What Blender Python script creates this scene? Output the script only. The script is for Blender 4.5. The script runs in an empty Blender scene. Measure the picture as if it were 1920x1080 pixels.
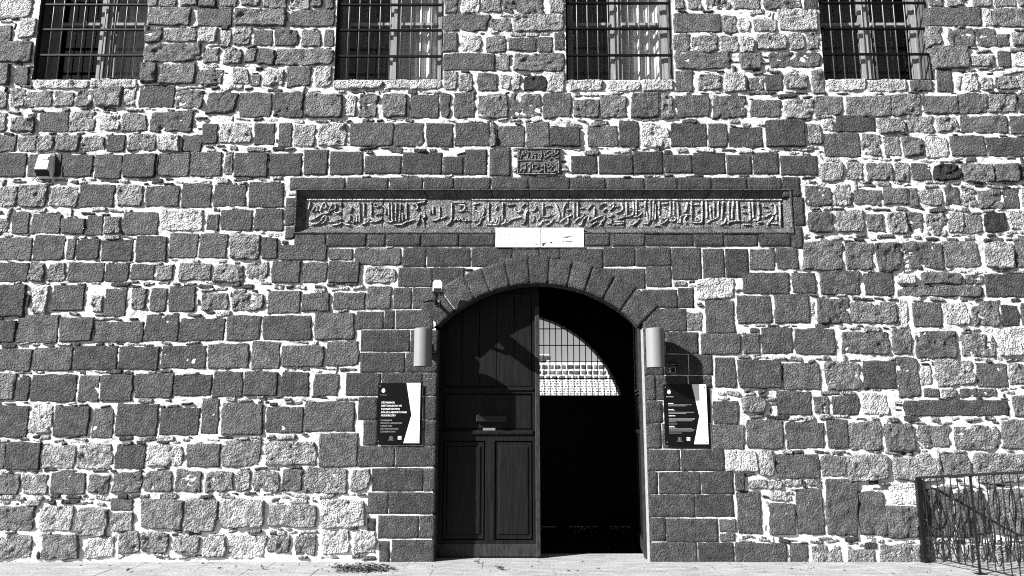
import bpy, bmesh, math, random, re
import numpy as np
from mathutils import Vector, Matrix

# ------------------------------------------------------------------ camera, sky, sun, exposure
scene = bpy.context.scene
FPX, PW, PH = 1400.0, 1920.0, 1080.0            # focal length in photo pixels, photo size
PITCH = math.atan(FPX / 8000.0)                 # the wall's verticals converge far above the frame
EYE = 1.6
DIST = EYE / math.tan(math.atan(514 / FPX) - PITCH)
cam_d = bpy.data.cameras.new('camera')
cam_d.sensor_width = 36.0
cam_d.lens = 36.0 * FPX / PW
cam_d.clip_end = 2000
cam = bpy.data.objects.new('camera', cam_d)
scene.collection.objects.link(cam)
cam.location = (0, -DIST, EYE)
cam.rotation_euler = (math.radians(90) + PITCH, 0, 0)
scene.camera = cam

SUN_AZ, SUN_EL = math.radians(62), math.radians(33.5)
sd = Vector((math.sin(SUN_AZ) * math.cos(SUN_EL), math.cos(SUN_AZ) * math.cos(SUN_EL), -math.sin(SUN_EL)))
world = bpy.data.worlds.new('World')
scene.world = world
world.use_nodes = True
wn = world.node_tree
bg = wn.nodes['Background']
sky = wn.nodes.new('ShaderNodeTexSky')
sky.sky_type = 'NISHITA'
sky.sun_disc = False
sky.sun_elevation = SUN_EL
sky.air_density = 0.7
sky.sun_rotation = math.atan2(-sd.x, -sd.y)
bw = wn.nodes.new('ShaderNodeSeparateColor')    # black-and-white photograph taken as through a red filter: the sky's red value as grey
wn.links.new(sky.outputs[0], bw.inputs[0])
wn.links.new(bw.outputs[0], bg.inputs[0])
bg.inputs[1].default_value = 0.05
sun_d = bpy.data.lights.new('sun', 'SUN')
sun_d.energy = 5.0
sun_d.angle = math.radians(0.5)
sun_d.color = (1, 1, 1)
sun = bpy.data.objects.new('sun', sun_d)
scene.collection.objects.link(sun)
sun.rotation_euler = sd.to_track_quat('-Z', 'Y').to_euler()
sun.location = (-12, -8, 10)
scene.view_settings.view_transform = 'Standard'
scene.view_settings.look = 'None'
scene.view_settings.gamma = 1
scene.view_settings.exposure = 1.52
scene.cycles.use_denoising = False              # keep the grain of the stone
scene.cycles.filter_width = 1.1

# ------------------------------------------------------------------ helpers
col = scene.collection
rng = random.Random(7)
cp, sp = math.cos(PITCH), math.sin(PITCH)

def at(px, py, Y=0.0):
    """pixel of the photograph -> point on the vertical plane y = Y"""
    cx, cy = (px - PW / 2) / FPX, (PH / 2 - py) / FPX
    dy, dz = cp - cy * sp, sp + cy * cp
    t = (Y + DIST) / dy
    return Vector((cx * t, Y, EYE + dz * t))

def at_ground(px, py, Z=0.0):
    cx, cy = (px - PW / 2) / FPX, (PH / 2 - py) / FPX
    dy, dz = cp - cy * sp, sp + cy * cp
    t = (Z - EYE) / dz
    return Vector((cx * t, -DIST + dy * t, Z))

def newmat(name):
    m = bpy.data.materials.new(name)
    m.use_nodes = True
    return m, m.node_tree, m.node_tree.nodes['Principled BSDF']

def nd(nt, kind, **kw):
    n = nt.nodes.new(kind)
    for k, v in kw.items():
        if k in n.inputs.keys():
            n.inputs[k].default_value = v
        else:
            setattr(n, k, v)
    return n

def mathn(nt, op, a, b=None, clamp=False):
    n = nt.nodes.new('ShaderNodeMath')
    n.operation = op
    n.use_clamp = clamp
    for i, v in enumerate((a, b)):
        if v is None:
            continue
        if hasattr(v, 'is_output'):
            nt.links.new(v, n.inputs[i])
        else:
            n.inputs[i].default_value = v
    return n.outputs[0]

def noise(nt, vec, scale, detail=4, rough=0.6):
    n = nd(nt, 'ShaderNodeTexNoise', Scale=scale, Detail=detail, Roughness=rough)
    nt.links.new(vec, n.inputs['Vector'])
    return n.outputs['Fac']

def plain(name, grey, rough=0.6, spec=0.3, var=0.25, vscale=12.0, bump=0.0, bscale=120.0, metal=0.0, stretch=None):
    """grey procedural material with mottling and optional fine relief"""
    m, nt, b = newmat(name)
    geo = nt.nodes.new('ShaderNodeNewGeometry')
    vec = geo.outputs['Position']
    if stretch:
        mp = nt.nodes.new('ShaderNodeMapping')
        mp.inputs['Scale'].default_value = stretch
        nt.links.new(vec, mp.inputs['Vector'])
        vec = mp.outputs[0]
    f = noise(nt, vec, vscale, 6, 0.65)
    v = mathn(nt, 'MULTIPLY', mathn(nt, 'ADD', mathn(nt, 'MULTIPLY', mathn(nt, 'SUBTRACT', f, 0.5), 2 * var * 2), 1.0), grey)
    nt.links.new(v, b.inputs['Base Color'])
    b.inputs['Roughness'].default_value = rough
    b.inputs['Specular IOR Level'].default_value = spec
    b.inputs['Metallic'].default_value = metal
    if bump:
        bn = nd(nt, 'ShaderNodeBump', Strength=0.8, Distance=bump)
        nt.links.new(noise(nt, vec, bscale, 5, 0.6), bn.inputs['Height'])
        nt.links.new(bn.outputs[0], b.inputs['Normal'])
    return m

def stone_material(name, grain, bumpdist, pit):
    m, nt, b = newmat(name)
    geo = nt.nodes.new('ShaderNodeNewGeometry')
    pos = geo.outputs['Position']
    at_t = nt.nodes.new('ShaderNodeAttribute'); at_t.attribute_name = 'tone'
    at_l = nt.nodes.new('ShaderNodeAttribute'); at_l.attribute_name = 'lime'
    big = noise(nt, pos, 9.0, 6, 0.65)
    fine = noise(nt, pos, grain, 4, 0.7)
    vor = nd(nt, 'ShaderNodeTexVoronoi', Scale=grain * 0.9)
    nt.links.new(pos, vor.inputs['Vector'])
    pits = mathn(nt, 'MULTIPLY', mathn(nt, 'SUBTRACT', vor.outputs['Distance'], 0.18, True), 2.2, True)
    v = mathn(nt, 'MULTIPLY', at_t.outputs['Fac'], mathn(nt, 'ADD', mathn(nt, 'MULTIPLY', big, 2.6), -0.3))
    v = mathn(nt, 'MULTIPLY', v, mathn(nt, 'ADD', mathn(nt, 'MULTIPLY', fine, 2.0), 0.05))
    spk = noise(nt, pos, grain * 2.3, 2, 0.5)
    v = mathn(nt, 'MULTIPLY', v, mathn(nt, 'ADD', mathn(nt, 'MULTIPLY', mathn(nt, 'SUBTRACT', spk, 0.58, True), 16.0), 0.95))
    # pale lime that was wiped over the stone with the pointing
    lm = noise(nt, pos, 11.0, 8, 0.72)
    lmask = mathn(nt, 'MULTIPLY', mathn(nt, 'SUBTRACT', mathn(nt, 'ADD', lm, at_l.outputs['Fac']), 0.92), 9.0, True)
    mix = nt.nodes.new('ShaderNodeMix'); mix.data_type = 'FLOAT'
    nt.links.new(lmask, mix.inputs[0]); nt.links.new(v, mix.inputs[2]); mix.inputs[3].default_value = 0.6
    nt.links.new(mix.outputs[0], b.inputs['Base Color'])
    b.inputs['Roughness'].default_value = 0.75
    b.inputs['Specular IOR Level'].default_value = 0.25
    # broken faces on the paler rubble, fine vesicular grain on the dark blocks
    facet = mathn(nt, 'MULTIPLY', mathn(nt, 'SUBTRACT', at_t.outputs['Fac'], 0.12), 8.0, True)
    rag = noise(nt, pos, grain * 1.05, 6, 0.75)
    rag = mathn(nt, 'MULTIPLY', rag, mathn(nt, 'SUBTRACT', 1.15, mathn(nt, 'MULTIPLY', facet, 0.45)))
    dis = nd(nt, 'ShaderNodeTexNoise', Scale=grain * 0.24, Detail=3.0, Roughness=0.55, Distortion=1.2)
    nt.links.new(pos, dis.inputs['Vector'])
    h = mathn(nt, 'ADD', rag, mathn(nt, 'MULTIPLY', pits, pit))
    h = mathn(nt, 'ADD', h, mathn(nt, 'MULTIPLY', dis.outputs['Fac'], mathn(nt, 'ADD', mathn(nt, 'MULTIPLY', facet, 1.6), 0.6)))
    h = mathn(nt, 'ADD', h, mathn(nt, 'MULTIPLY', fine, 0.35))
    ves = nd(nt, 'ShaderNodeTexVoronoi', Scale=grain * 0.42)          # scattered larger vesicles
    nt.links.new(pos, ves.inputs['Vector'])
    h = mathn(nt, 'SUBTRACT', h, mathn(nt, 'MULTIPLY', mathn(nt, 'SUBTRACT', 0.2, ves.outputs['Distance'], True), 2.2))
    bn = nd(nt, 'ShaderNodeBump', Strength=1.0, Distance=bumpdist)
    nt.links.new(h, bn.inputs['Height'])
    nt.links.new(bn.outputs[0], b.inputs['Normal'])
    return m

def mortar_material():
    m, nt, b = newmat('lime_mortar')
    geo = nt.nodes.new('ShaderNodeNewGeometry')
    pos = geo.outputs['Position']
    f = noise(nt, pos, 5.0, 8, 0.7)
    g = noise(nt, pos, 60.0, 4, 0.7)
    v = mathn(nt, 'ADD', mathn(nt, 'MULTIPLY', f, 0.9), 0.16)
    v = mathn(nt, 'ADD', v, mathn(nt, 'MULTIPLY', mathn(nt, 'SUBTRACT', g, 0.5), 0.5))
    nt.links.new(v, b.inputs['Base Color'])
    b.inputs['Roughness'].default_value = 0.9
    b.inputs['Specular IOR Level'].default_value = 0.1
    bn = nd(nt, 'ShaderNodeBump', Strength=0.9, Distance=0.016)
    nt.links.new(g, bn.inputs['Height'])
    nt.links.new(bn.outputs[0], b.inputs['Normal'])
    return m

M = {}
M['stone'] = stone_material('basalt_rubble', 50.0, 0.11, 0.4)
M['dressed'] = stone_material('basalt_dressed', 54.0, 0.045, 0.4)
M['mortar'] = mortar_material()
M['core'] = plain('wall_core_stone', 0.07, 0.9, 0.1, 0.3, 9, 0.01, 60)
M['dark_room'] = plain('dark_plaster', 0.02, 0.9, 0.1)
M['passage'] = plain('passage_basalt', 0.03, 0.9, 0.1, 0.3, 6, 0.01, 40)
M['grille_bar'] = plain('sunlit_tone_bar', 0.1, 0.4, 0.5, 0.35, 25)  # upright bars: their sunlit edges put into a paler grey than the rails
M['iron'] = plain('black_iron', 0.007, 0.5, 0.2, 0.3, 30)
M['grille'] = plain('painted_iron', 0.005, 0.55, 0.12, 0.3, 25)
M['wood_dark'] = plain('dark_stained_wood', 0.0052, 0.55, 0.16, 1.1, 5, 0.004, 14, 0, (9, 9, 0.5))
M['wood_edge'] = plain('worn_wood', 0.022, 0.6, 0.2, 1.0, 9, 0.002, 60, 0, (6, 6, 1.2))
M['wood_grey'] = plain('weathered_wood', 0.24, 0.8, 0.15, 0.4, 6, 0.003, 60, 0, (9, 9, 0.6))
M['lamp'] = plain('grey_lamp_enamel', 0.18, 0.42, 0.4, 0.05, 6)
M['lamp_in'] = plain('lamp_inside', 0.05, 0.6, 0.2)
M['black_gloss'] = plain('black_acrylic', 0.005, 0.25, 0.15, 0.1, 4)
M['white'] = plain('white_print', 0.8, 0.45, 0.3, 0.02, 5)
M['grey_print'] = plain('grey_print', 0.28, 0.5, 0.3, 0.03, 5)
M['plastic'] = plain('white_plastic', 0.78, 0.4, 0.4, 0.03, 8)
M['plastic_dark'] = plain('smoked_plastic', 0.015, 0.25, 0.5, 0.05, 8)
M['steel'] = plain('dull_steel', 0.3, 0.4, 0.5, 0.1, 20, 0, 0, 0.6)
M['marble'] = plain('white_marble', 0.68, 0.5, 0.3, 0.22, 18, 0.002, 60)
M['engraved'] = plain('marble_incision', 0.42, 0.8, 0.2, 0.2, 30)
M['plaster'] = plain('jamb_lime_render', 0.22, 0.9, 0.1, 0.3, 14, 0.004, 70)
M['leaf'] = plain('dry_leaf', 0.09, 0.7, 0.2, 0.4, 20)
M['kerb'] = plain('kerb_stone', .2, .8, .2, .25, 8, .004, 60)
M['asphalt'] = plain('asphalt', .05, .85, .2, .3, 5, .006, 80)
M['soil'] = plain('courtyard_ground', 0.3, 0.9, 0.1, 0.3, 2)

def glass_material():
    m = bpy.data.materials.new('window_glass'); m.use_nodes = True
    nt = m.node_tree; nt.nodes.clear()
    out = nt.nodes.new('ShaderNodeOutputMaterial')
    tr = nt.nodes.new('ShaderNodeBsdfTransparent'); tr.inputs[0].default_value = (0.9, 0.9, 0.9, 1)
    gl = nt.nodes.new('ShaderNodeBsdfGlossy'); gl.inputs['Roughness'].default_value = 0.03
    lw = nt.nodes.new('ShaderNodeLayerWeight'); lw.inputs[0].default_value = 0.5
    facing = mathn(nt, 'ADD', mathn(nt, 'MULTIPLY', mathn(nt, 'POWER', lw.outputs['Facing'], 4.0), 0.5), 0.03)
    mx = nt.nodes.new('ShaderNodeMixShader')
    nt.links.new(facing, mx.inputs[0]); nt.links.new(tr.outputs[0], mx.inputs[1]); nt.links.new(gl.outputs[0], mx.inputs[2])
    nt.links.new(mx.outputs[0], out.inputs[0])
    return m
M['glass'] = glass_material()

def curtain_material(name, grey):
    m, nt, b = newmat(name)
    geo = nt.nodes.new('ShaderNodeNewGeometry')
    mp = nt.nodes.new('ShaderNodeMapping'); mp.inputs['Scale'].default_value = (14, 14, 0.8)
    nt.links.new(geo.outputs['Position'], mp.inputs['Vector'])
    f = noise(nt, mp.outputs[0], 3.0, 5, 0.6)
    nt.links.new(mathn(nt, 'MULTIPLY', mathn(nt, 'ADD', mathn(nt, 'MULTIPLY', f, 0.8), 0.6), grey), b.inputs['Base Color'])
    b.inputs['Roughness'].default_value = 0.9
    b.inputs['Specular IOR Level'].default_value = 0.1
    return m

def paving_material():
    m, nt, b = newmat('pale_paving')
    geo = nt.nodes.new('ShaderNodeNewGeometry'); pos = geo.outputs['Position']
    mp = nt.nodes.new('ShaderNodeMapping'); mp.inputs['Scale'].default_value = (0.6, 2.2, 1)
    nt.links.new(pos, mp.inputs['Vector'])
    f = noise(nt, mp.outputs[0], 4.0, 8, 0.75)
    g = noise(nt, pos, 40.0, 5, 0.7)
    v = mathn(nt, 'ADD', mathn(nt, 'MULTIPLY', f, 0.3), mathn(nt, 'MULTIPLY', g, 0.3))
    v = mathn(nt, 'ADD', mathn(nt, 'MULTIPLY', mathn(nt, 'SUBTRACT', v, 0.3), 1.7), 0.25, True)
    nt.links.new(v, b.inputs['Base Color'])
    b.inputs['Roughness'].default_value = 0.8
    bn = nd(nt, 'ShaderNodeBump', Strength=0.7, Distance=0.006)
    nt.links.new(g, bn.inputs['Height'])
    nt.links.new(bn.outputs[0], b.inputs['Normal'])
    return m
M['paving'] = paving_material()

class MB:
    """collects simple shapes into one mesh"""
    def __init__(s): s.v = []; s.f = []
    def add(s, vs, fs):
        o = len(s.v); s.v += [tuple(p) for p in vs]; s.f += [tuple(o + i for i in f) for f in fs]
    def box(s, x0, x1, y0, y1, z0, z1):
        s.add([(x0,y0,z0),(x1,y0,z0),(x1,y1,z0),(x0,y1,z0),(x0,y0,z1),(x1,y0,z1),(x1,y1,z1),(x0,y1,z1)],
              [(0,3,2,1),(4,5,6,7),(0,1,5,4),(1,2,6,5),(2,3,7,6),(3,0,4,7)])
    def bbox(s, x0, x1, y0, y1, z0, z1, c):
        """box whose front (-y) edges are chamfered by c"""
        s.add([(x0,y0+c,z0),(x1,y0+c,z0),(x1,y1,z0),(x0,y1,z0),(x0,y0+c,z1),(x1,y0+c,z1),(x1,y1,z1),(x0,y1,z1),
               (x0+c,y0,z0+c),(x1-c,y0,z0+c),(x1-c,y0,z1-c),(x0+c,y0,z1-c)],
              [(0,3,2,1),(4,5,6,7),(1,2,6,5),(2,3,7,6),(3,0,4,7),(8,9,10,11),(0,1,9,8),(1,5,10,9),(5,4,11,10),(4,0,8,11)])
    def tube(s, pts, r, n=8, cap=True):
        pts = [Vector(p) for p in pts]
        o = len(s.v); N = len(pts)
        rs = r if isinstance(r, (list, tuple)) else [r] * N
        up = Vector((0.13, 0.31, 0.94)).normalized()
        for i, p in enumerate(pts):
            d = (pts[min(i+1, N-1)] - pts[max(i-1, 0)]).normalized()
            a = d.cross(up)
            if a.length < 1e-3: a = d.cross(Vector((1, 0, 0)))
            a.normalize(); b = d.cross(a)
            for k in range(n):
                t = 2 * math.pi * (k + 0.5) / n
                s.v.append(tuple(p + (a * math.cos(t) + b * math.sin(t)) * rs[i]))
        for i in range(N - 1):
            for k in range(n):
                k2 = (k + 1) % n
                s.f.append((o+i*n+k, o+i*n+k2, o+(i+1)*n+k2, o+(i+1)*n+k))
        if cap:
            s.f.append(tuple(o + k for k in reversed(range(n))))
            s.f.append(tuple(o + (N-1)*n + k for k in range(n)))
    def prism(s, poly, y0, y1):
        """polygon given in x,z extruded from y0 (front) to y1"""
        n = len(poly)
        vs = [(p[0], y0, p[1]) for p in poly] + [(p[0], y1, p[1]) for p in poly]
        s.add(vs, [tuple(range(n)), tuple(range(2*n-1, n-1, -1))] + [(i, n+i, n+(i+1) % n, (i+1) % n) for i in range(n)])
    def relief(s, pts, w0, w1, y0, y1):
        """raised stroke along pts (x,z): width w1 at the base (y1), w0 on top (y0)"""
        P = [Vector((p[0], p[1])) for p in pts]; N = len(P); o = len(s.v)
        for i, p in enumerate(P):
            d = (P[min(i+1, N-1)] - P[max(i-1, 0)])
            if d.length < 1e-6: d = Vector((1, 0))
            d.normalize(); nn = Vector((-d.y, d.x))
            for ww, yy in ((-w1, y1), (-w0, y0), (w0, y0), (w1, y1)):
                q = p + nn * (ww / 2); s.v.append((q.x, yy, q.y))
        for i in range(N - 1):
            for k in range(3):
                s.f.append((o+i*4+k, o+i*4+k+1, o+(i+1)*4+k+1, o+(i+1)*4+k))
        s.f.append((o, o+3, o+2, o+1)); e = o + (N-1)*4
        s.f.append((e, e+1, e+2, e+3))
    def build(s, name, mat, parent=None, loc=None, smooth=False):
        me = bpy.data.meshes.new(name)
        L = Vector(loc) if loc is not None else Vector((0, 0, 0))
        me.from_pydata([tuple(Vector(v) - L) for v in s.v], [], s.f)
        bm = bmesh.new(); bm.from_mesh(me); bmesh.ops.recalc_face_normals(bm, faces=bm.faces); bm.to_mesh(me); bm.free()
        return link(name, me, mat, parent, L, smooth)

def link(name, me, mat, parent=None, loc=(0, 0, 0), smooth=False):
    o = bpy.data.objects.new(name, me)
    if mat: me.materials.append(M[mat] if isinstance(mat, str) else mat)
    if smooth: me.polygons.foreach_set('use_smooth', [True] * len(me.polygons))
    col.objects.link(o)
    o.location = loc
    if parent:
        o.parent = parent
        p = parent; base = Vector((0, 0, 0))
        while p: base += p.location; p = p.parent
        o.location = Vector(loc) - base
    return o

def empty(name, loc, label=None, cat=None, group=None):
    o = bpy.data.objects.new(name, None)
    o.empty_display_size = 0.2
    col.objects.link(o); o.location = loc
    if label: o['label'] = label; o['category'] = cat
    if group: o['group'] = group
    return o

def tag(o, label, cat, group=None, kind=None):
    if label: o['label'] = label
    if cat: o['category'] = cat
    if group: o['group'] = group
    if kind: o['kind'] = kind
    return o

def hash2(ix, iy, seed):
    h = (ix.astype(np.int64) * 374761393 + iy.astype(np.int64) * 668265263 + seed * 144269504) & 0xffffffff
    h = ((h ^ (h >> 13)) * 1274126177) & 0xffffffff
    h = (h ^ (h >> 16)) & 0xffffffff
    return h / 4294967295.0 * 2 - 1

def vnoise(x, y, seed=0):
    ix, iy = np.floor(x), np.floor(y)
    fx, fy = x - ix, y - iy
    fx, fy = fx*fx*(3-2*fx), fy*fy*(3-2*fy)
    a, b = hash2(ix, iy, seed), hash2(ix+1, iy, seed)
    c, d = hash2(ix, iy+1, seed), hash2(ix+1, iy+1, seed)
    return (a*(1-fx)+b*fx)*(1-fy) + (c*(1-fx)+d*fx)*fy

def fbm(x, y, seed=0, oct=3, gain=0.5):
    s = 0; a = 1.0
    for i in range(oct):
        s = s + a * vnoise(x * 2**i, y * 2**i, seed + 17*i); a *= gain
    return s

# ------------------------------------------------------------------ the setting: ground, courtyard
g = MB(); g.box(-150, 150, -1.35, 0.52, -.5, 0)
ground = g.build('pavement', 'paving'); ground['kind'] = 'structure'
ground_rows = [(.52, .06), (.06, -.40), (-.40, -.86), (-.86, -1.352)]
pr_ = random.Random(21)
for (ya, yb) in ground_rows:
    x = -7.6 + pr_.uniform(0, .4)
    while x < 7.6:
        w = pr_.uniform(.55, .95)
        q = MB(); zt = pr_.uniform(.0015, .004)
        if True:
            q.add([(x, ya, -.002), (x + w - .004, ya, -.002), (x + w - .004, yb + .004, -.002), (x, yb + .004, -.002),
                   (x + .002, ya - .002, zt), (x + w - .006, ya - .002, zt + .001), (x + w - .006, yb + .006, zt), (x + .002, yb + .006, zt)],
                  [(4, 5, 6, 7), (0, 1, 5, 4), (1, 2, 6, 5), (2, 3, 7, 6), (3, 0, 4, 7)])
            q.build('paving_slab', 'paving', ground, (x, yb, 0))
        x += w
g = MB(); g.box(-150, 150, -1.5, -1.354, -.5, .004)
o = g.build('kerb', 'kerb'); o['kind'] = 'structure'
g = MB(); g.add([(-150, -150, -.12), (150, -150, -.12), (150, -1.5, -.12), (-150, -1.5, -.12)], [(0, 1, 2, 3)])
o = g.build('unseen_road', 'asphalt'); o['kind'] = 'structure'  # out of view, added dark to cut light bounced onto the wall
g = MB(); FL = -0.35
g.add([(-150, 0.53, FL), (150, 0.53, FL), (150, 400, FL), (-150, 400, FL)], [(0, 1, 2, 3)])
yard = g.build('courtyard_ground', 'soil'); yard['kind'] = 'structure'

# ------------------------------------------------------------------ building: openings and core
bld = empty('stone_building', (0, 0.3, 0), 'dark basalt stone building front with white pointed joints, arched doorway and barred windows', 'building')
WX, WZ = 9.4, 8.3
# windows: pixel columns of the sill line
WINPX = [(60, 265, 149), (627, 829, 150), (1063, 1263, 150), (1546, 1754, 149)]
wins = []
for a, b, y in WINPX:
    p, q = at(a, y), at(b, y)
    wins.append((p.x, q.x, p.z, p.z + 1.75))
# door
jl, jr = at(814.5, 1050), at(1219, 1050)
DX0, DX1 = jl.x, jr.x
cr, sl, sr = at(1010, 532), at(827, 607), at(1194, 607)
XC = (sl.x + sr.x) / 2
hs = (sr.x - sl.x) / 2; rise = cr.z - sl.z
RIN = (hs*hs + rise*rise) / (2*rise)
ZC = cr.z - RIN
ROUT = RIN + (at(1010, 483).z - cr.z)
ZS = sl.z
# inscription recess
pa, pb = at(556, 358), at(1482, 436)
PX0, PX1 = at(556, 397).x, at(1482, 397).x
PZ1, PZ0 = at(1010, 357.5).z, at(1010, 435.5).z
opens = [w for w in wins] + [(PX0, PX1, PZ0, PZ1)]
door_open = (DX0 - 0.12, DX1 + 0.12, -1, ZS)
xs = sorted({-WX, WX} | {v for o in opens for v in o[:2]} | {door_open[0], door_open[1]})
zs = sorted({0.0, WZ, ZS, ZC + ROUT + 0.02} | {v for o in opens for v in o[2:]})
core = MB()
for i in range(len(xs)-1):
    for k in range(len(zs)-1):
        mx, mz = (xs[i]+xs[i+1])/2, (zs[k]+zs[k+1])/2
        if any(o[0] < mx < o[1] and o[2] < mz < o[3] for o in opens): continue
        if door_open[0] < mx < door_open[1] and mz < ZC + ROUT + 0.02:
            if mz > ZS:
                n = 28; R = ROUT - 0.06
                for j in range(n):
                    a = xs[i] + (xs[i+1]-xs[i]) * j / n; b = xs[i] + (xs[i+1]-xs[i]) * (j+1) / n
                    m = abs((a+b)/2 - XC)
                    if m < R:
                        zb = ZC + math.sqrt(R*R - m*m)
                        if zb < zs[k+1]: core.box(a, b, 0.012, 0.5, max(zb, zs[k]), zs[k+1])
                    else: core.box(a, b, 0.012, 0.5, zs[k], zs[k+1])
            continue
        core.box(xs[i], xs[i+1], 0.012, 0.5, zs[k], zs[k+1])
core.build('wall_core', 'core', bld)

# passage behind the doorway
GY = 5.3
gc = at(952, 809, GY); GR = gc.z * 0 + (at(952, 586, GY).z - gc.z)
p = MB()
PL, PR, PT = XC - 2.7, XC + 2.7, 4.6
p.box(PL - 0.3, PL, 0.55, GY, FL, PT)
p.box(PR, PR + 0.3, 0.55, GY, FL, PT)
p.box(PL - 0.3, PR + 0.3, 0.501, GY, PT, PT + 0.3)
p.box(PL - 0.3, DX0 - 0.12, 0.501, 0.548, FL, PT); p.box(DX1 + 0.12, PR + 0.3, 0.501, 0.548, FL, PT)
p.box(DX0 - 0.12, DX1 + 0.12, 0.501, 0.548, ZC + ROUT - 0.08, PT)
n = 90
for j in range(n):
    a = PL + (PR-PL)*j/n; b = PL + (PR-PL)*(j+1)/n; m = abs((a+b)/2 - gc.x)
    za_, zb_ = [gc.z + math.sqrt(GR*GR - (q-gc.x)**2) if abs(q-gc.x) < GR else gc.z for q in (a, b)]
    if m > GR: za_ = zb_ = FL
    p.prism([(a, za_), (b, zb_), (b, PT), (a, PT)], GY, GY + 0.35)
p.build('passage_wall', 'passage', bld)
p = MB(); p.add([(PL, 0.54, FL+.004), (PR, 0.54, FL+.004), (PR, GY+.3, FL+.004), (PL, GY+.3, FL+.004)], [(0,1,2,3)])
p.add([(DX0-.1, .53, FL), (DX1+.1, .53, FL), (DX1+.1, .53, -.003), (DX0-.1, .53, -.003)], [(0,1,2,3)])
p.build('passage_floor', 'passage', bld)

# inner gate: solid below, bars in the arch
gz = at(1080, 741, GY).z
gt = MB()
gt.box(gc.x - GR - .02, gc.x + GR + .02, GY + .02, GY + .08, FL + 0.016, gz)
for k in range(5):
    xx = gc.x + [-1.6, -.35, 0.42, 1.02, 1.75][k]
    gt.box(xx - .11, xx + .11, GY + .03, GY + .07, FL + 0.005, FL + .03)
gate = gt.build('inner_gate', 'iron', bld, (gc.x, GY, FL))
bar_mesh = {}
px = 1020.2 - 11.25 * 30
while px < 1175:
    x = at(px, 700, GY).x
    m = abs(x - gc.x)
    if m < GR - .03:
        b_ = MB(); b_.box(x - .008, x + .008, GY + .035, GY + .051, gz - .01, gc.z + math.sqrt(GR*GR - m*m) + .02)
        b_.build('gate_bar', 'iron', gate, (x, GY, gz))
    px += 11.25
for py in (616, 647, 678, 709.5):
    z = at(1080, py, GY).z; m = math.sqrt(max(GR*GR - (z-gc.z)**2, 0))
    b_ = MB(); b_.box(gc.x - m, gc.x + m, GY + .052, GY + .07, z - .009, z + .009)
    b_.build('gate_bar', 'iron', gate, (gc.x, GY, z))

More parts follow.
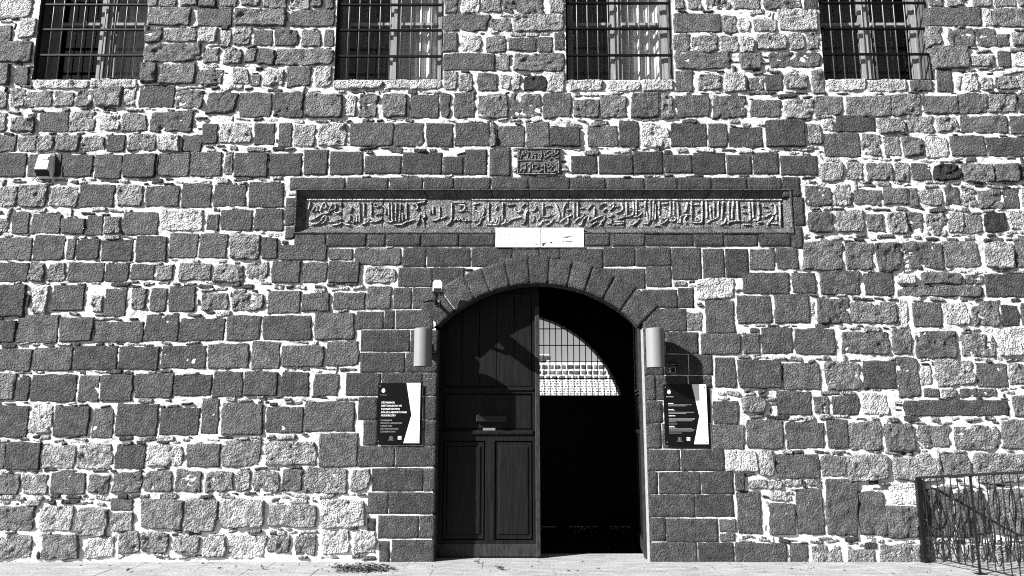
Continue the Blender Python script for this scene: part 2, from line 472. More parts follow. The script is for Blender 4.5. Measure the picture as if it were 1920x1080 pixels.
# ------------------------------------------------------------------ stones: layout read off the facade, course by course
# course line: default y0 y1 | x0-x1 [tone letters] [@y0,y1]; tones: d dark, m mid, l light, w lime-smeared, s smooth
RUBBLE = """
-26 12 | 279-297m 300-335m 340-372m 375-406d 410-447m 450-488m 492-540d@-26,16 542-582m@-26,16 585-606d@-26,15 611-629d@-26,17
-26 32 | 0-64l
15 48 | 277-358d 370-436d 439-539d@18,50 545-628d@19,51
35 77 | 0-22d@50,77 37-68l@35,72
50 80 | 272-306d 308-370m@54,79 372-410l@53,80 412-435l@60,83 437-473m@52,85 476-511d@57,85 513-560d@55,86 565-604m@56,87 608-627d@56,87
80 117 | 0-64d
82 115 | 270-378d 380-413m@90,118 418-456m@91,120 459-481d@93,118 484-516d@93,122 518-626m@92,122
120 160 | 0-21d 30-57d@126,158
119 157 | 264-297d 299-366d@121,156 368-418d@130,157 435-467m@128,158 470-491d@140,161 493-532l@130,160 535-583d@125,162 590-624l@125,164
150 166 | 65-168l 170-258l 625-718l@151,167 720-827l@151,167 1066-1132l@152,171 1140-1200l@152,171 1204-1262l@151,171 1549-1625l@150,172 1628-1701l@150,172 1706-1747d@150,170
162 202 | 0-17m@172,202 18-49m@166,201 47-98m@171,201 102-140m@172,200 143-176m@170,200 178-229m@164,200 232-257l@162,200 260-327d@159,201 329-382d@170,204 387-445d@173,214 448-511d@174,220
211 247 | 0-15m 20-68m@221,247 74-130d 131-179m@208,246 184-224l@216,245 225-277m@212,247 281-363d@210,249
233 269 | 379-408d 412-473l@231,270 476-516d@231,271
254 284 | 0-31d 34-70m 72-105m 107-150m 151-197m 200-235d 237-293m 296-339l 342-379d
-25 24 | 832-860d 863-902l@-25,24 905-940m@-25,25 943-1018d@-25,26 1030-1059m@-25,24
26 60 | 831-917d 920-959m@33,58 962-1059m@28,59
62 97 | 831-858d 865-905l@66,97 910-950m@67,97 953-1006d@72,95 1008-1036d@70,97 1039-1059d@60,94
101 132 | 831-928d 931-958m@105,133 962-1059d@100,133
134 170 | 831-857m 860-888m@138,171 895-935d@138,170 938-958l@140,168 960-977l@140,170 982-1024k@143,172 1027-1060l@136,172
176 221 | 513-569d 573-645d 648-668l@178,218 672-710d@178,221 715-766d 768-824d@178,221 827-845d 850-893d@174,222 896-953d@179,222 957-1015d 1018-1074d@174,222 1077-1123d@187,222 1124-1177m@178,222 1182-1237d@175,221 1239-1262m@178,225 1267-1331d@178,221 1334-1400d@178,222 1405-1464d@187,221
231 274 | 522-548d 550-592m@233,275 598-652l@232,275 656-738d 740-795d 799-850d@232,275 853-918d 921-929m 931-984d@237,274 987-1030d@230,275 1032-1087d@240,274 1102-1158d@237,275 1160-1197d@227,275 1200-1253l@230,275 1257-1325d@232,275 1327-1363d@232,275 1366-1430d@240,275 1436-1510d@227,275
-20 18 | 1263-1284m 1287-1317m 1322-1370m 1374-1424m@-20,19 1430-1502d 1506-1533d 1739-1768d@-20,12 1772-1804m@-20,12 1820-1856m@-20,13 1860-1905m@-20,13 1908-1930m@-20,13
27 60 | 1262-1352d 1353-1381m@28,61 1384-1407l@33,58 1412-1455m@38,60 1456-1533l@21,59
64 97 | 1263-1293d 1296-1347m@67,97 1350-1386m@68,98 1388-1413l@70,97 1420-1476m@65,94 1480-1511m@64,94 1512-1537m@62,94
98 131 | 1264-1370d 1386-1428d@100,128 1442-1540d@98,128
134 172 | 1267-1300d 1308-1353m@139,171 1356-1398l@140,171 1400-1432d@146,169 1435-1467d@140,170 1470-1515m@139,168 1519-1545d@130,176
15 48 | 1738-1840d 1842-1860l@18,50 1862-1930m@17,52
50 86 | 1742-1766m 1777-1827d@54,87 1830-1868d@55,87 1871-1893d@64,88 1897-1930m@62,88
88 128 | 1748-1814d 1818-1865m@105,125 1870-1895d@97,126 1898-1930l@100,127
130 172 | 1756-1785d 1806-1832l@137,170 1836-1860l@145,170 1864-1907m@142,168 1910-1930m@140,170
177 222 | 1468-1525w@187,222 1527-1580d@182,216 1584-1670d@180,217 1670-1725d@176,217 1728-1796d@178,214 1797-1850d@175,212 1851-1905m@177,212 1907-1930d@178,213
216 249 | 1512-1541m@230,268 1543-1562l@225,246 1567-1641d@217,247 1643-1696m@222,249 1700-1750m@217,249 1755-1796m@221,248 1798-1890d@216,250 1893-1930d@218,251
250 294 | 1545-1612d 1614-1653m@252,293 1656-1689s@255,291 1691-1731d@257,293 1734-1779l@256,296 1781-1846d@255,292 1850-1916d@258,293
288 332 | 0-50d 53-115d@290,331 118-175d@291,331 177-229d@290,334 231-293d@290,333 295-356d@289,331 358-416d@286,331 419-437m@290,329 440-502d
304 340 | 1537-1582m 1584-1618m@303,338 1622-1674m@305,338 1676-1706m 1708-1745d@307,338 1748-1800k@309,338 1803-1862m@306,341 1864-1908d@307,341 1910-1930d@308,340
350 386 | 1509-1559d 1560-1597w@348,386 1600-1652d@355,385 1655-1702d@352,385 1704-1719d@353,386 1721-1768m@355,385 1771-1798d@353,386 1800-1832w@354,388 1834-1878d@357,391 1880-1910d@354,390 1913-1930m@354,386
397 437 | 1515-1562d@400,436 1568-1620m@394,436 1623-1658d@400,436 1663-1702m@398,437 1704-1732d@398,437 1736-1776w@399,442 1777-1808m@397,437 1810-1844d@403,438 1846-1887k@398,437 1890-1930l@393,432
453 506 | 1503-1580d 1587-1638d@455,505 1641-1688d@452,510 1692-1767d@452,505 1769-1837d@453,504 1847-1901w@454,502 1902-1930d@445,500
468 506 | 1406-1453d 1455-1496d@467,505
512 550 | 1392-1480d 1484-1530d 1537-1614d@509,551 1620-1675d@512,552 1680-1716l@515,532 1726-1802d@512,532 1808-1842d@515,532 1680-1842d@535,556 1846-1930d@515,556
347 388 | 0-32m@350,388 35-91m 93-147m@348,387 150-215d 217-270m 274-337d@349,387 341-397d@344,388 400-462d@348,387 467-533d@343,388
400 440 | 0-17m@412,437 22-57d@397,438 59-114d@402,437 116-160d@410,438 163-194d@405,441 197-228m@405,437 230-297d@399,440 300-383l@391,432 388-410d@402,431 414-473d@395,432 477-531d@392,432
446 487 | 0-60d 62-122d@441,487 125-142d@449,485 144-188d@449,486 190-250d@450,489 255-313d@443,490 317-371d@439,484 373-427d@438,484 429-488m@438,488 491-521d@446,485 524-614d@460,488 617-662d@467,487 665-753d@466,497
493 528 | 0-54d 57-87m 89-124m 127-196d 198-242d@495,528 245-290d@496,525 292-328s@497,525 331-398m@492,526 400-457m@494,528 462-506m@492,526 509-563d@490,530 566-614d@492,530 616-675d@491,530 684-743m@503,533
537 590 | 0-48d@534,593 62-94l@535,584 98-160d@535,583 172-194l@553,586 196-238d@543,594 245-277m@540,583 282-313d@540,583 317-368d@537,584 378-430m@548,581 435-497m@550,583 502-563d@546,587 566-619d@551,584 625-685d@549,580 688-734d@538,579
592 640 | 0-30d@601,642 32-111d@590,642 113-175d@596,640 177-269d@604,641 272-335d@590,640 337-422d@598,639 425-490d@592,638 492-585d@591,637 590-665d@588,635
650 692 | 1-60d@655,694 63-136d@652,694 138-220d 222-299d@651,692 302-387d@648,691 389-468d@645,691 471-526d@640,692 528-608d@649,687 612-673d@641,686
702 750 | 0-32m@700,750 33-56d@707,752 58-145d@702,753 147-186d@704,752 188-250d@703,752 252-326d@700,745 328-397d@703,742 399-455d@696,744 458-522d@698,741 527-580d@698,742 587-636d@700,742
760 817 | 0-54d@760,820 57-100l@758,812 102-168d@762,817 173-214d@765,822 216-297d@757,817 300-375d@765,816 378-411d@747,813 415-494d@757,815 500-568d@764,812 570-667d@754,808
832 880 | 0-11d 13-77d@830,881 79-143w@835,877 145-212w@834,878 216-273d@834,878 275-347l@832,876 349-413d@832,876 415-491m@825,875 493-595m@827,873 597-671d@812,874
888 926 | 0-40d 42-92w 95-162d@885,926 166-209d@891,925 211-267d@886,925 270-326m@884,925 328-378d@882,925 382-440m@882,922 441-470m@882,922 473-525m@883,922 527-568d@880,920 570-652m@876,924 655-694m@879,919
945 992 | 0-70m@948,995 75-139l@948,997 141-204m@950,1005 207-250d@936,957 208-252m@959,997 262-343m@937,992 344-408w@937,995 412-498l@938,990 502-595m@945,988 600-686l@937,988
1001 1044 | 0-65m 78-150m@1003,1048 160-216l@1005,1044 219-263m@996,1038 265-318m@998,1036 325-376m@1004,1037 380-425l@1005,1044 428-500l 503-546m@1003,1037 552-595m@1005,1040 600-657l@993,1040 662-707l@993,1040
560 605 | 1305-1377l@522,561 1323-1377d@563,624 1380-1448d@555,606 1452-1516d@553,605 1530-1590d@558,605 1593-1680d@565,607 1682-1703l@560,615 1710-1765d@568,612 1769-1817l@567,612 1821-1874d@564,613 1877-1910d@572,611 1913-1930d@570,612
585 621 | 1289-1318s
617 664 | 1314-1389d@626,663 1392-1424d@626,662 1427-1486d@614,664 1489-1567d@617,664 1578-1669d@621,664 1671-1711d@618,663 1715-1794d@618,670 1797-1866m@628,668 1871-1930l@617,668
677 730 | 1340-1379d@672,726 1383-1465d@676,727 1468-1537d@682,731 1543-1615d@677,731 1617-1680d@677,727 1680-1722d@667,747 1725-1747l@685,722 1751-1825m@675,724 1831-1889d@682,725 1891-1930m@683,722
729 744 | 1731-1761d 1767-1793m 1799-1832d 1835-1869d
735 777 | 1390-1436m@745,775 1455-1522d@733,777 1525-1556d@743,776 1559-1611d@742,777 1614-1667l@736,778 1693-1892d@750,779 1896-1930d@743,782
790 842 | 1335-1385d@751,795 1335-1396d@797,842 1399-1469d@787,842 1472-1546d@792,841 1550-1590d@786,842 1593-1656d@790,843 1659-1716d@797,844 1719-1782m@797,842 1787-1873m@797,842 1876-1930d@787,843
852 896 | 1361-1419l@845,883 1423-1452w@845,892 1454-1536d 1538-1586d@855,896 1588-1667m@851,902 1673-1762m@858,902 1764-1820m@850,890 1826-1930m@850,905
888 918 | 1378-1396d@886,918 1400-1438m@900,917 1440-1467m@903,918 1470-1503m@900,911 1515-1541m@899,911
920 1003 | 1383-1428d@921,1000 1442-1486l@921,939 1442-1491d@944,1003 1493-1544d@915,1003 1547-1609d@902,1005 1612-1662d@921,1005 1664-1722d@948,1010 1726-1784d@915,1003 1788-1850d@925,1005 1854-1930d@915,1008
905 945 | 1667-1722h
1018 1054 | 1378-1476d 1480-1516d 1520-1580w@1020,1054 1590-1643m@1028,1054 1650-1726m@1022,1055 1731-1800m@1020,1056 1805-1862m@1022,1057 1866-1930m@1020,1058
974 1014 | 1349-1381d@974,997 1350-1378d@1000,1014
"""
DRESSED = """
281 328 | 504-566d@288,330 570-615d 619-681d@284,328 684-753d@292,326 755-829d@286,327 831-869d@294,327 872-913d@280,329 918-957d@280,330 1071-1120d@292,327 1123-1187d@290,327 1188-1243d@284,326 1246-1298d@291,325 1300-1360d@286,327 1362-1409d@291,327 1411-1460d@286,327 1463-1532d@292,329
333 356 | 544-647d 651-728d 731-793d 795-851d 853-920d 922-991d 993-1068d 1070-1135d 1137-1208d 1210-1270d 1272-1334d 1336-1400d 1402-1465d 1467-1500d@332,369
371 423 | 535-554d 1485-1508d@370,424
425 448 | 535-554d
438 462 | 552-611d 614-687d 689-723d 726-789d 791-860d 861-928d 1096-1143d 1147-1209d 1211-1300d 1302-1357d 1359-1421d 1423-1482d 1484-1505d@426,466
465 500 | 756-799d 801-882d 884-960d@465,500 961-1011d@466,486 1013-1050d@466,486 1051-1130d@466,503 1132-1190d@465,499 1192-1258d@464,499 1261-1315d@465,525 1318-1358d@466,522 1361-1403d@467,520
502 539 | 747-811d@502,538 813-870d@502,536 1100-1210d@504,541 1212-1259d@501,538
540 579 | 738-772d@540,579 774-830d@540,579 1205-1270d@543,577 1272-1301d@540,577
582 617 | 669-719d@584,617 721-740d 742-812d 1205-1287d@579,621
619 659 | 677-768d 770-@619,659 -1246d@623,663 1248-1309d@623,663
661 698 | 676-759d 761-@ -1244d@665,703 1246-1290d@665,703 1292-1336d@665,703
700 742 | 649-714d 716-792d 794-@ -1230d@705,750 1232-1290d@705,750 1292-1334d@705,727
745 787 | 672-708d 710-792d@744,787 794-@744,787 -1242d@752,793 1244-1332d@729,793
788 835 | 681-708d 710-792d 794-@ -1240d@795,841 1242-1332d@795,841
837 875 | 673-740d 742-@ -1275d@843,883 1277-1358d@843,883
878 921 | 697-793d 795-@ -1233d@885,926 1235-1313d@885,926 1315-1375d@885,926
923 963 | 690-728d 730-@ -1303d@928,969 1305-1376d@928,969
967 1009 | 709-785d 787-@ -1248d@971,1015 1250-1346d@972,1016
1012 1053 | 711-730d@1014,1050 734-@ -1307d@1017,1055 1309-1376d@1018,1055
972 996 | 689-704d
"""
def parse(txt):
    out = []
    for line in txt.strip().splitlines():
        h, t = line.split('|')
        y0, y1 = map(float, h.split())
        for tok in t.split():
            m = re.match(r'(\d*)-(\d*)([a-z]*)(?:@(?:(-?\d+),(-?\d+))?)?$', tok)
            a, b, tone, c, d = m.groups()
            yy0, yy1 = (float(c), float(d)) if c else (y0, y1)
            out.append([float(a) if a else None, float(b) if b else None, yy0, yy1, tone or 'd'])
    return out

TONE = {'d': (0.07, 0.14), 'm': (0.19, 0.32), 'l': (0.4, 0.6), 'w': (0.18, 0.3), 's': (0.2, 0.26), 'k': (0.03, 0.045), 'p': (0.043, 0.07), 'e': (0.11, 0.21), 'h': (0.72, 0.75)}
LIME = {'e': (0.1, 0.28), 'p': (-0.1, 0.1), 'd': (0.0, 0.2), 'm': (0.12, 0.3), 'l': (0.3, 0.42), 'w': (0.38, 0.46), 's': (0.0, 0.1), 'k': (0, 0), 'h': (0.0, 0.0)}

def block(w, h, r, edge, bevel, proud, rough, roundk, jit, outline, cell, back, tone, lime):
    """irregular stone: face displaced, edges dipping to y=edge, skirt going back to y=back. returns verts, quads"""
    nx = int(min(26, max(5, round(w / cell)))); ny = int(min(20, max(4, round(h / cell))))
    def axis(n, L):
        d = min(0.3, 2 * bevel / L)
        return np.concatenate([[-1.0], np.linspace(-(1 - d), 1 - d, n - 1), [1.0]])
    U, V = np.meshgrid(axis(nx, w), axis(ny, h), indexing='ij')
    seed = r.randrange(1 << 20)
    X = U * np.sqrt(1 - roundk * V * V / 2) * w / 2
    Z = V * np.sqrt(1 - roundk * U * U / 2) * h / 2
    c = [(r.uniform(-1, 1) * jit * h, r.uniform(-1, 1) * jit * h) for _ in range(4)]
    for (su, sv), (dx, dz) in zip(((-1, -1), (1, -1), (1, 1), (-1, 1)), c):
        wt = (1 + su * U) * (1 + sv * V) / 4
        X = X + wt * dx; Z = Z + wt * dz
    fx, fz = X / 0.09 + seed * .13, Z / 0.09
    X = X + outline * (vnoise(fx, fz, seed) + 0.6 * vnoise(fx * 2.7, fz * 2.7, seed + 3))
    Z = Z + outline * (vnoise(fx, fz, seed + 1) + 0.5 * vnoise(fx * 2.7, fz * 2.7, seed + 4))
    de = np.minimum((1 - np.abs(U)) * w / 2, (1 - np.abs(V)) * h / 2)
    s = np.clip(de / bevel, 0, 1); s = s * s * (3 - 2 * s)
    f = fbm(X / 0.11 + seed * .31, Z / 0.11, seed + 7, 3, 0.55)
    f2 = fbm(X / 0.035 + seed * .17, Z / 0.035, seed + 9, 2, 0.6)
    Y = edge * (1 - s) + s * (-proud + r.uniform(-.12, .12) * rough * 6 * U * .15 + rough * (f + 0.7 * f2))
    V0 = np.stack([X, Y, Z], -1).reshape(-1, 3)
    idx = np.arange((nx + 1) * (ny + 1)).reshape(nx + 1, ny + 1)
    Q = np.stack([idx[:-1, :-1], idx[1:, :-1], idx[1:, 1:], idx[:-1, 1:]], -1).reshape(-1, 4)
    ring = np.concatenate([idx[:, 0], idx[-1, 1:], idx[-2::-1, -1], idx[0, -2:0:-1]])
    sk = V0[ring].copy(); sk[:, 1] = back
    o = len(V0); n = len(ring); k = np.arange(n)
    SQ = np.stack([ring[(k + 1) % n], ring[k], o + k, o + (k + 1) % n], -1)
    VV = np.concatenate([V0, sk]); QQ = np.concatenate([Q, SQ])
    return VV, QQ

def make_mesh(name, V, Q, tone, lime, smooth=False):
    me = bpy.data.meshes.new(name)
    me.vertices.add(len(V)); me.vertices.foreach_set('co', np.asarray(V, dtype=np.float32).ravel())
    me.loops.add(Q.size); me.loops.foreach_set('vertex_index', Q.astype(np.int32).ravel())
    me.polygons.add(len(Q)); me.polygons.foreach_set('loop_start', np.arange(0, Q.size, 4, dtype=np.int32))
    me.update(calc_edges=True)
    for nm, val in (('tone', tone), ('lime', lime)):
        if val is None: continue
        a = me.attributes.new(nm, 'FLOAT', 'POINT')
        a.data.foreach_set('value', np.broadcast_to(np.asarray(val, dtype=np.float32), (len(V),)).copy())
    if smooth: me.polygons.foreach_set('use_smooth', np.ones(len(Q), dtype=bool))
    return me

# raster of what the wall is already covered with (photo pixels, wider than the frame)
OX, OY, RW, RH = 520, 260, 2960, 1360
occ = np.zeros((RH, RW), dtype=bool)
def mark(x0, x1, y0, y1, m=0):
    a, b = int(max(0, x0 + OX - m)), int(min(RW, x1 + OX + m)); c, d = int(max(0, y0 + OY - m)), int(min(RH, y1 + OY + m))
    occ[c:d, a:b] = True
gx, gy = np.meshgrid(np.arange(RW) - OX, np.arange(RH) - OY)
ccx, ccy = (gx - PW/2) / FPX, (PH/2 - gy) / FPX
tt = DIST / (cp - ccy * sp)
WXp, WZp = ccx * tt, EYE + (sp + ccy * cp) * tt
for o in wins + [(PX0 - .01, PX1 + .01, PZ0 - .01, PZ1 + .01)]:
    occ |= (WXp > o[0] - .01) & (WXp < o[1] + .01) & (WZp > o[2] - .01) & (WZp < o[3])
occ |= (WXp > DX0) & (WXp < DX1) & (WZp < ZS)
occ |= ((WXp - XC)**2 + (WZp - ZC)**2 < ROUT**2) & (WZp > ZS - .3) & (np.abs(WXp - XC) < hs + .35)
occ |= (WZp < 0.03) | (WZp > WZ) | (np.abs(WXp) > WX)
inframe = (gx >= 0) & (gx < PW) & (gy >= 0) & (gy < PH)

stones = []          # (area_px, kind, V, Q, centre, tone, lime)
def add_stone(x0, x1, y0, y1, tone, kind, extra=1.25, inner=None):
    mx, my = (x0 + x1) / 2, (y0 + y1) / 2
    ev = extra if kind == 'dressed_block' else extra + 0.9
    L, R_, T, B = at(x0 - extra, my).x, at(x1 + extra, my).x, at(mx, y0 - ev).z, at(mx, y1 + ev).z
    if inner == 'L': R_ = DX0
    if inner == 'R': L = DX1
    w, h = R_ - L, T - B
    t = rng.uniform(*TONE[tone]); l = rng.uniform(*LIME[tone])
    cx, cz = (L + R_) / 2, (T + B) / 2
    mark(x0, x1, y0, y1)
    if kind == 'dressed_block':
        V, Q = block(w, h, rng, 0.008, 0.006, (0.0045 + rng.uniform(0, .002)) if y0 > 462 else 0.008 + rng.uniform(0, .008), 0.0014, 0.015, 0.012, 0.0022, 0.026, 0.40 if inner else 0.10, t, l)
    else:
        small = min(w, h)
        smooth = tone in 'sh'
        k = {'d': rng.uniform(.04, .16), 'e': rng.uniform(.06, .2), 'm': rng.uniform(.12, .34), 'l': rng.uniform(.12, .34), 'w': rng.uniform(.08, .25), 's': .03, 'k': .3, 'h': .03}[tone]
        pr = 0.0085 + abs(rng.gauss(0, 0.0035)) + (rng.uniform(.008, .024) if rng.random() < (.12 if tone == 'd' else .3) else 0)
        ro = 0.002 if smooth else (rng.uniform(.002, .004) if tone == 'd' else rng.uniform(.006, .014))
        if tone != 'd': pr += ro * .5
        V, Q = block(w, h, rng, 0.022, min(0.013 if tone == 'd' else 0.02, small * .13), pr * (.5 if smooth else 1), ro, k, 0.022 if tone == 'd' else .06, 0.008 if tone == 'd' else 0.012, 0.0155, 0.07, t, l)
    area = max(0, min(x1, PW) - max(x0, 0)) * max(0, min(y1, PH) - max(y0, 0))
    stones.append((area, kind, V, Q, (cx, 0.0, cz), t, l))

for a, b, y0, y1, t in parse(RUBBLE):
    if a <= 1: a = -rng.uniform(12, 34)
    if b >= 1916: b = 1920 + rng.uniform(12, 40)
    if y1 > 1040: y1 = y1 + 3
    if t == 'd' and (y1 < 262 or a > 1500 or (y0 > 870 and b < 700)) and rng.random() < .8: t = 'e'
    add_stone(a, b, y0, y1, t, 'stone')
for a, b, y0, y1, t in parse(DRESSED):
    inner = 'R' if a is None else ('L' if b is None else None)
    if a is None: a = 1212 - (y0 < 700) * 8
    if b is None: b = 818 + (y0 < 700) * 5
    if y1 > 1040: y1 = 1058
    add_stone(a, b, y0, y1, 'p', 'dressed_block', 0.95 if y0 > 462 else 0.6, inner)

# rows of stone above and beside what the photograph shows
y = -30.0
rows = []
yy = 1050.0
while yy > -230:
    hh = rng.uniform(36, 54); rows.append((yy - hh, yy)); yy -= hh + rng.uniform(5, 12)
for (y0, y1) in rows:
    for (xa, xb) in ((-500, -18), (1938, 2420), (-500, 2420)):
        if xb - xa > 1000 and y1 > -28: continue
        x = xa + rng.uniform(0, 20)
        while x < xb - 25:
            w = rng.uniform(34, 84)
            w = min(w, xb - x)
            a, b, c, d = int(x + OX), int(x + w + OX), int(y0 + OY), int(y1 + OY)
            if 0 <= a and b < RW and 0 <= c and d < RH and occ[c:d, a:b].mean() < 0.04 and w > 20:
                add_stone(x, x + w, y0, y1, rng.choice('ddddmml'), 'stone')
            x += w + rng.uniform(4, 7)

# small chips wedged into the joints
chips_V, chips_Q, chips_t, chips_l = [], [], [], []
nv = 0
big_occ = occ.copy()
for k in range(85000):
    x = rng.uniform(-60, 1980); y = rng.uniform(-60, 1052)
    if not (-60 < y < 1052): continue
    lv = k / 85000
    w = rng.uniform(14, 36) * (1 - lv) + rng.uniform(6, 14) * lv; h = rng.uniform(4.5, 10) * (1 - lv) + rng.uniform(2.6, 4.6) * lv
    if rng.random() < .12: w, h = h * 1.1, w * .8
    m = .6
    a, b, c, d = int(x - w/2 - m + OX), int(x + w/2 + m + OX), int(y - h/2 - m + OY), int(y + h/2 + m + OY)
    if occ[c:d, a:b].any(): continue
    if 640 < x < 1380 and y > 430 and w < 9: continue
    mark(x - w/2, x + w/2, y - h/2, y + h/2)
    if rng.random() < 0.12: continue
    P = at(x, y); sc = at(x + .5, y).x - at(x - .5, y).x
    t = rng.choice([.06, .1, .2, .3, .42, .55]) * rng.uniform(.8, 1.2)
    V, Q = block(w * sc * 1.1, h * sc * 1.3, rng, 0.014, min(.012, h * sc * .3), rng.choice([.009, .013, .019, .026]), .005, .35, .16, .006, .012, .03, t, .3)
    ang = rng.gauss(0, .1); ca, sa = math.cos(ang), math.sin(ang)
    V2 = V.copy(); V2[:, 0] = V[:, 0]*ca - V[:, 2]*sa + P.x; V2[:, 2] = V[:, 0]*sa + V[:, 2]*ca + P.z
    chips_V.append(V2); chips_Q.append(Q + nv); nv += len(V2)
    chips_t.append(np.full(len(V2), t)); chips_l.append(np.full(len(V2), rng.uniform(.1, .42)))
print('chips', len(chips_V))
if chips_V:
    me = make_mesh('joint_chips', np.concatenate(chips_V), np.concatenate(chips_Q), np.concatenate(chips_t), np.concatenate(chips_l))
    o = link('joint_chips', me, 'stone', bld); o['kind'] = 'stuff'

for kind, mat in (('stone', 'stone'), ('dressed_block', 'dressed')):
    ss = sorted([s for s in stones if s[1] == kind], key=lambda s: -s[0])
    print(kind, len(ss))
    for s in ss[:300]:
        if s[0] <= 0: continue
        me = make_mesh(kind, s[2], s[3], s[5], s[6])
        link(kind, me, mat, bld, s[4])
    rest = ss[300:] + [s for s in ss[:300] if s[0] <= 0]
    if rest:
        Vs, Qs, T_, L_, n0 = [], [], [], [], 0
        for s in rest:
            Vs.append(s[2] + np.array(s[4])); Qs.append(s[3] + n0); n0 += len(s[2])
            T_.append(np.full(len(s[2]), s[5])); L_.append(np.full(len(s[2]), s[6]))
        me = make_mesh('smaller_stones', np.concatenate(Vs), np.concatenate(Qs), np.concatenate(T_), np.concatenate(L_))
        o = link('smaller_stones', me, mat, bld); o['kind'] = 'stuff'

# mortar: a rough lime sheet between the stones
def mortar():
    sp_ = 0.0155
    X = np.arange(-7.0, 7.0 + 1e-6, sp_); Z = np.arange(-0.02, 7.35, sp_)
    GX, GZ = np.meshgrid(X, Z, indexing='ij')
    Y = -0.001 + 0.006 * fbm(GX / 0.16, GZ / 0.09, 5, 3, .6) + 0.006 * fbm(GX / 0.042, GZ / 0.03, 55, 2, .6)
    Y = np.maximum(Y, -0.0055)
    Y = np.minimum(Y, 0.011)
    # flatter, tighter pointing in the dressed portal masonry
    portal = (np.abs(GX - XC) < 2.6) & (GZ < ZC + ROUT + .5)
    Y = np.where(portal, 0.0 + (Y + .001) * .45, Y)
    V = np.stack([GX, Y, GZ], -1).reshape(-1, 3)
    idx = np.arange(GX.size).reshape(GX.shape)
    cxm, czm = GX[:-1, :-1] + sp_/2, GZ[:-1, :-1] + sp_/2
    keep = np.ones(cxm.shape, bool); e = sp_ * .5
    for o in opens: keep &= ~((cxm > o[0]-e) & (cxm < o[1]+e) & (czm > o[2]-e) & (czm < o[3]+e))
    keep &= ~((cxm > DX0-.03) & (cxm < DX1+.03) & (czm < ZS))
    keep &= ~(((cxm-XC)**2 + (czm-ZC)**2 < (RIN+.03)**2) & (czm >= ZS - .05))
    Q = np.stack([idx[:-1, :-1], idx[1:, :-1], idx[1:, 1:], idx[:-1, 1:]], -1)[keep]
    used = np.unique(Q); remap = np.full(len(V), -1); remap[used] = np.arange(len(used))
    me = make_mesh('mortar', V[used], remap[Q], None, None, True)
    link('mortar', me, 'mortar', bld)
    e = MB()
    for s in (-1, 1): e.add([(s*7.0, 0.004, 0), (s*WX, 0.004, 0), (s*WX, 0.004, WZ), (s*7.0, 0.004, WZ)], [(0, 1, 2, 3)])
    e.add([(-7, .004, 7.3), (wins[0][0], .004, 7.3), (wins[0][0], .004, WZ), (-7, .004, WZ)], [(0,1,2,3)])
    for i in range(3): e.add([(wins[i][1], .004, 7.3), (wins[i+1][0], .004, 7.3), (wins[i+1][0], .004, WZ), (wins[i][1], .004, WZ)], [(0,1,2,3)])
    e.add([(wins[3][1], .004, 7.3), (7, .004, 7.3), (7, .004, WZ), (wins[3][1], .004, WZ)], [(0,1,2,3)])
    e.build('outer_mortar', 'mortar', bld)
mortar()

# arch ring of eleven voussoirs
bounds = [-46.5, -37, -27.5, -20.6, -12, -3.6, 4, 12.2, 19.6, 28, 36.6, 46.5]
for i in range(11):
    a0, a1 = math.radians(bounds[i] + .05), math.radians(bounds[i+1] - .05)
    na, nr = 9, 10
    r0, r1 = RIN, ROUT + rng.uniform(-.012, .02)
    seed = rng.randrange(9999)
    ea = .005 / RIN
    A, Rr = np.meshgrid(np.concatenate([[a0], np.linspace(a0 + ea, a1 - ea, na-1), [a1]]), np.concatenate([[r0], np.linspace(r0 + .005, r1 - .005, nr-1), [r1]]), indexing='ij')
    Xv = XC + Rr*np.sin(A); Zv = ZC + Rr*np.cos(A)
    de = np.minimum(np.minimum((A-a0)*RIN, (a1-A)*RIN), np.minimum(Rr-r0, r1-Rr))
    s = np.clip(de/.005, 0, 1)
    Yv = .006*(1-s) + s*(-.0095 - rng.uniform(0, .0015) + .0015*fbm(Xv/.08, Zv/.08, seed, 3))
    V0 = np.stack([Xv, Yv, Zv], -1).reshape(-1, 3)
    idx = np.arange(V0.shape[0]).reshape(na+1, nr+1)
    Q = np.stack([idx[:-1, :-1], idx[1:, :-1], idx[1:, 1:], idx[:-1, 1:]], -1).reshape(-1, 4)
    ring = np.concatenate([idx[:, 0], idx[-1, 1:], idx[-2::-1, -1], idx[0, -2:0:-1]])
    sk = V0[ring].copy(); sk[:, 1] = .215
    o = len(V0); n = len(ring); k = np.arange(n)
    SQ = np.stack([ring[(k+1) % n], ring[k], o+k, o+(k+1) % n], -1)
    c0 = np.array([XC + (r0+r1)/2*math.sin((a0+a1)/2), 0, ZC + (r0+r1)/2*math.cos((a0+a1)/2)])
    me = make_mesh('voussoir', np.concatenate([V0, sk]) - c0, np.concatenate([Q, SQ]), rng.uniform(.05, .075), rng.uniform(0, .15))
    link('voussoir', me, 'dressed', bld, tuple(c0))
# lime render on the lit jamb
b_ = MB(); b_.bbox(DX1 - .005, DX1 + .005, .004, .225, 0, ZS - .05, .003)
b_.build('jamb_render', 'plaster', bld, (DX1, .1, 0))

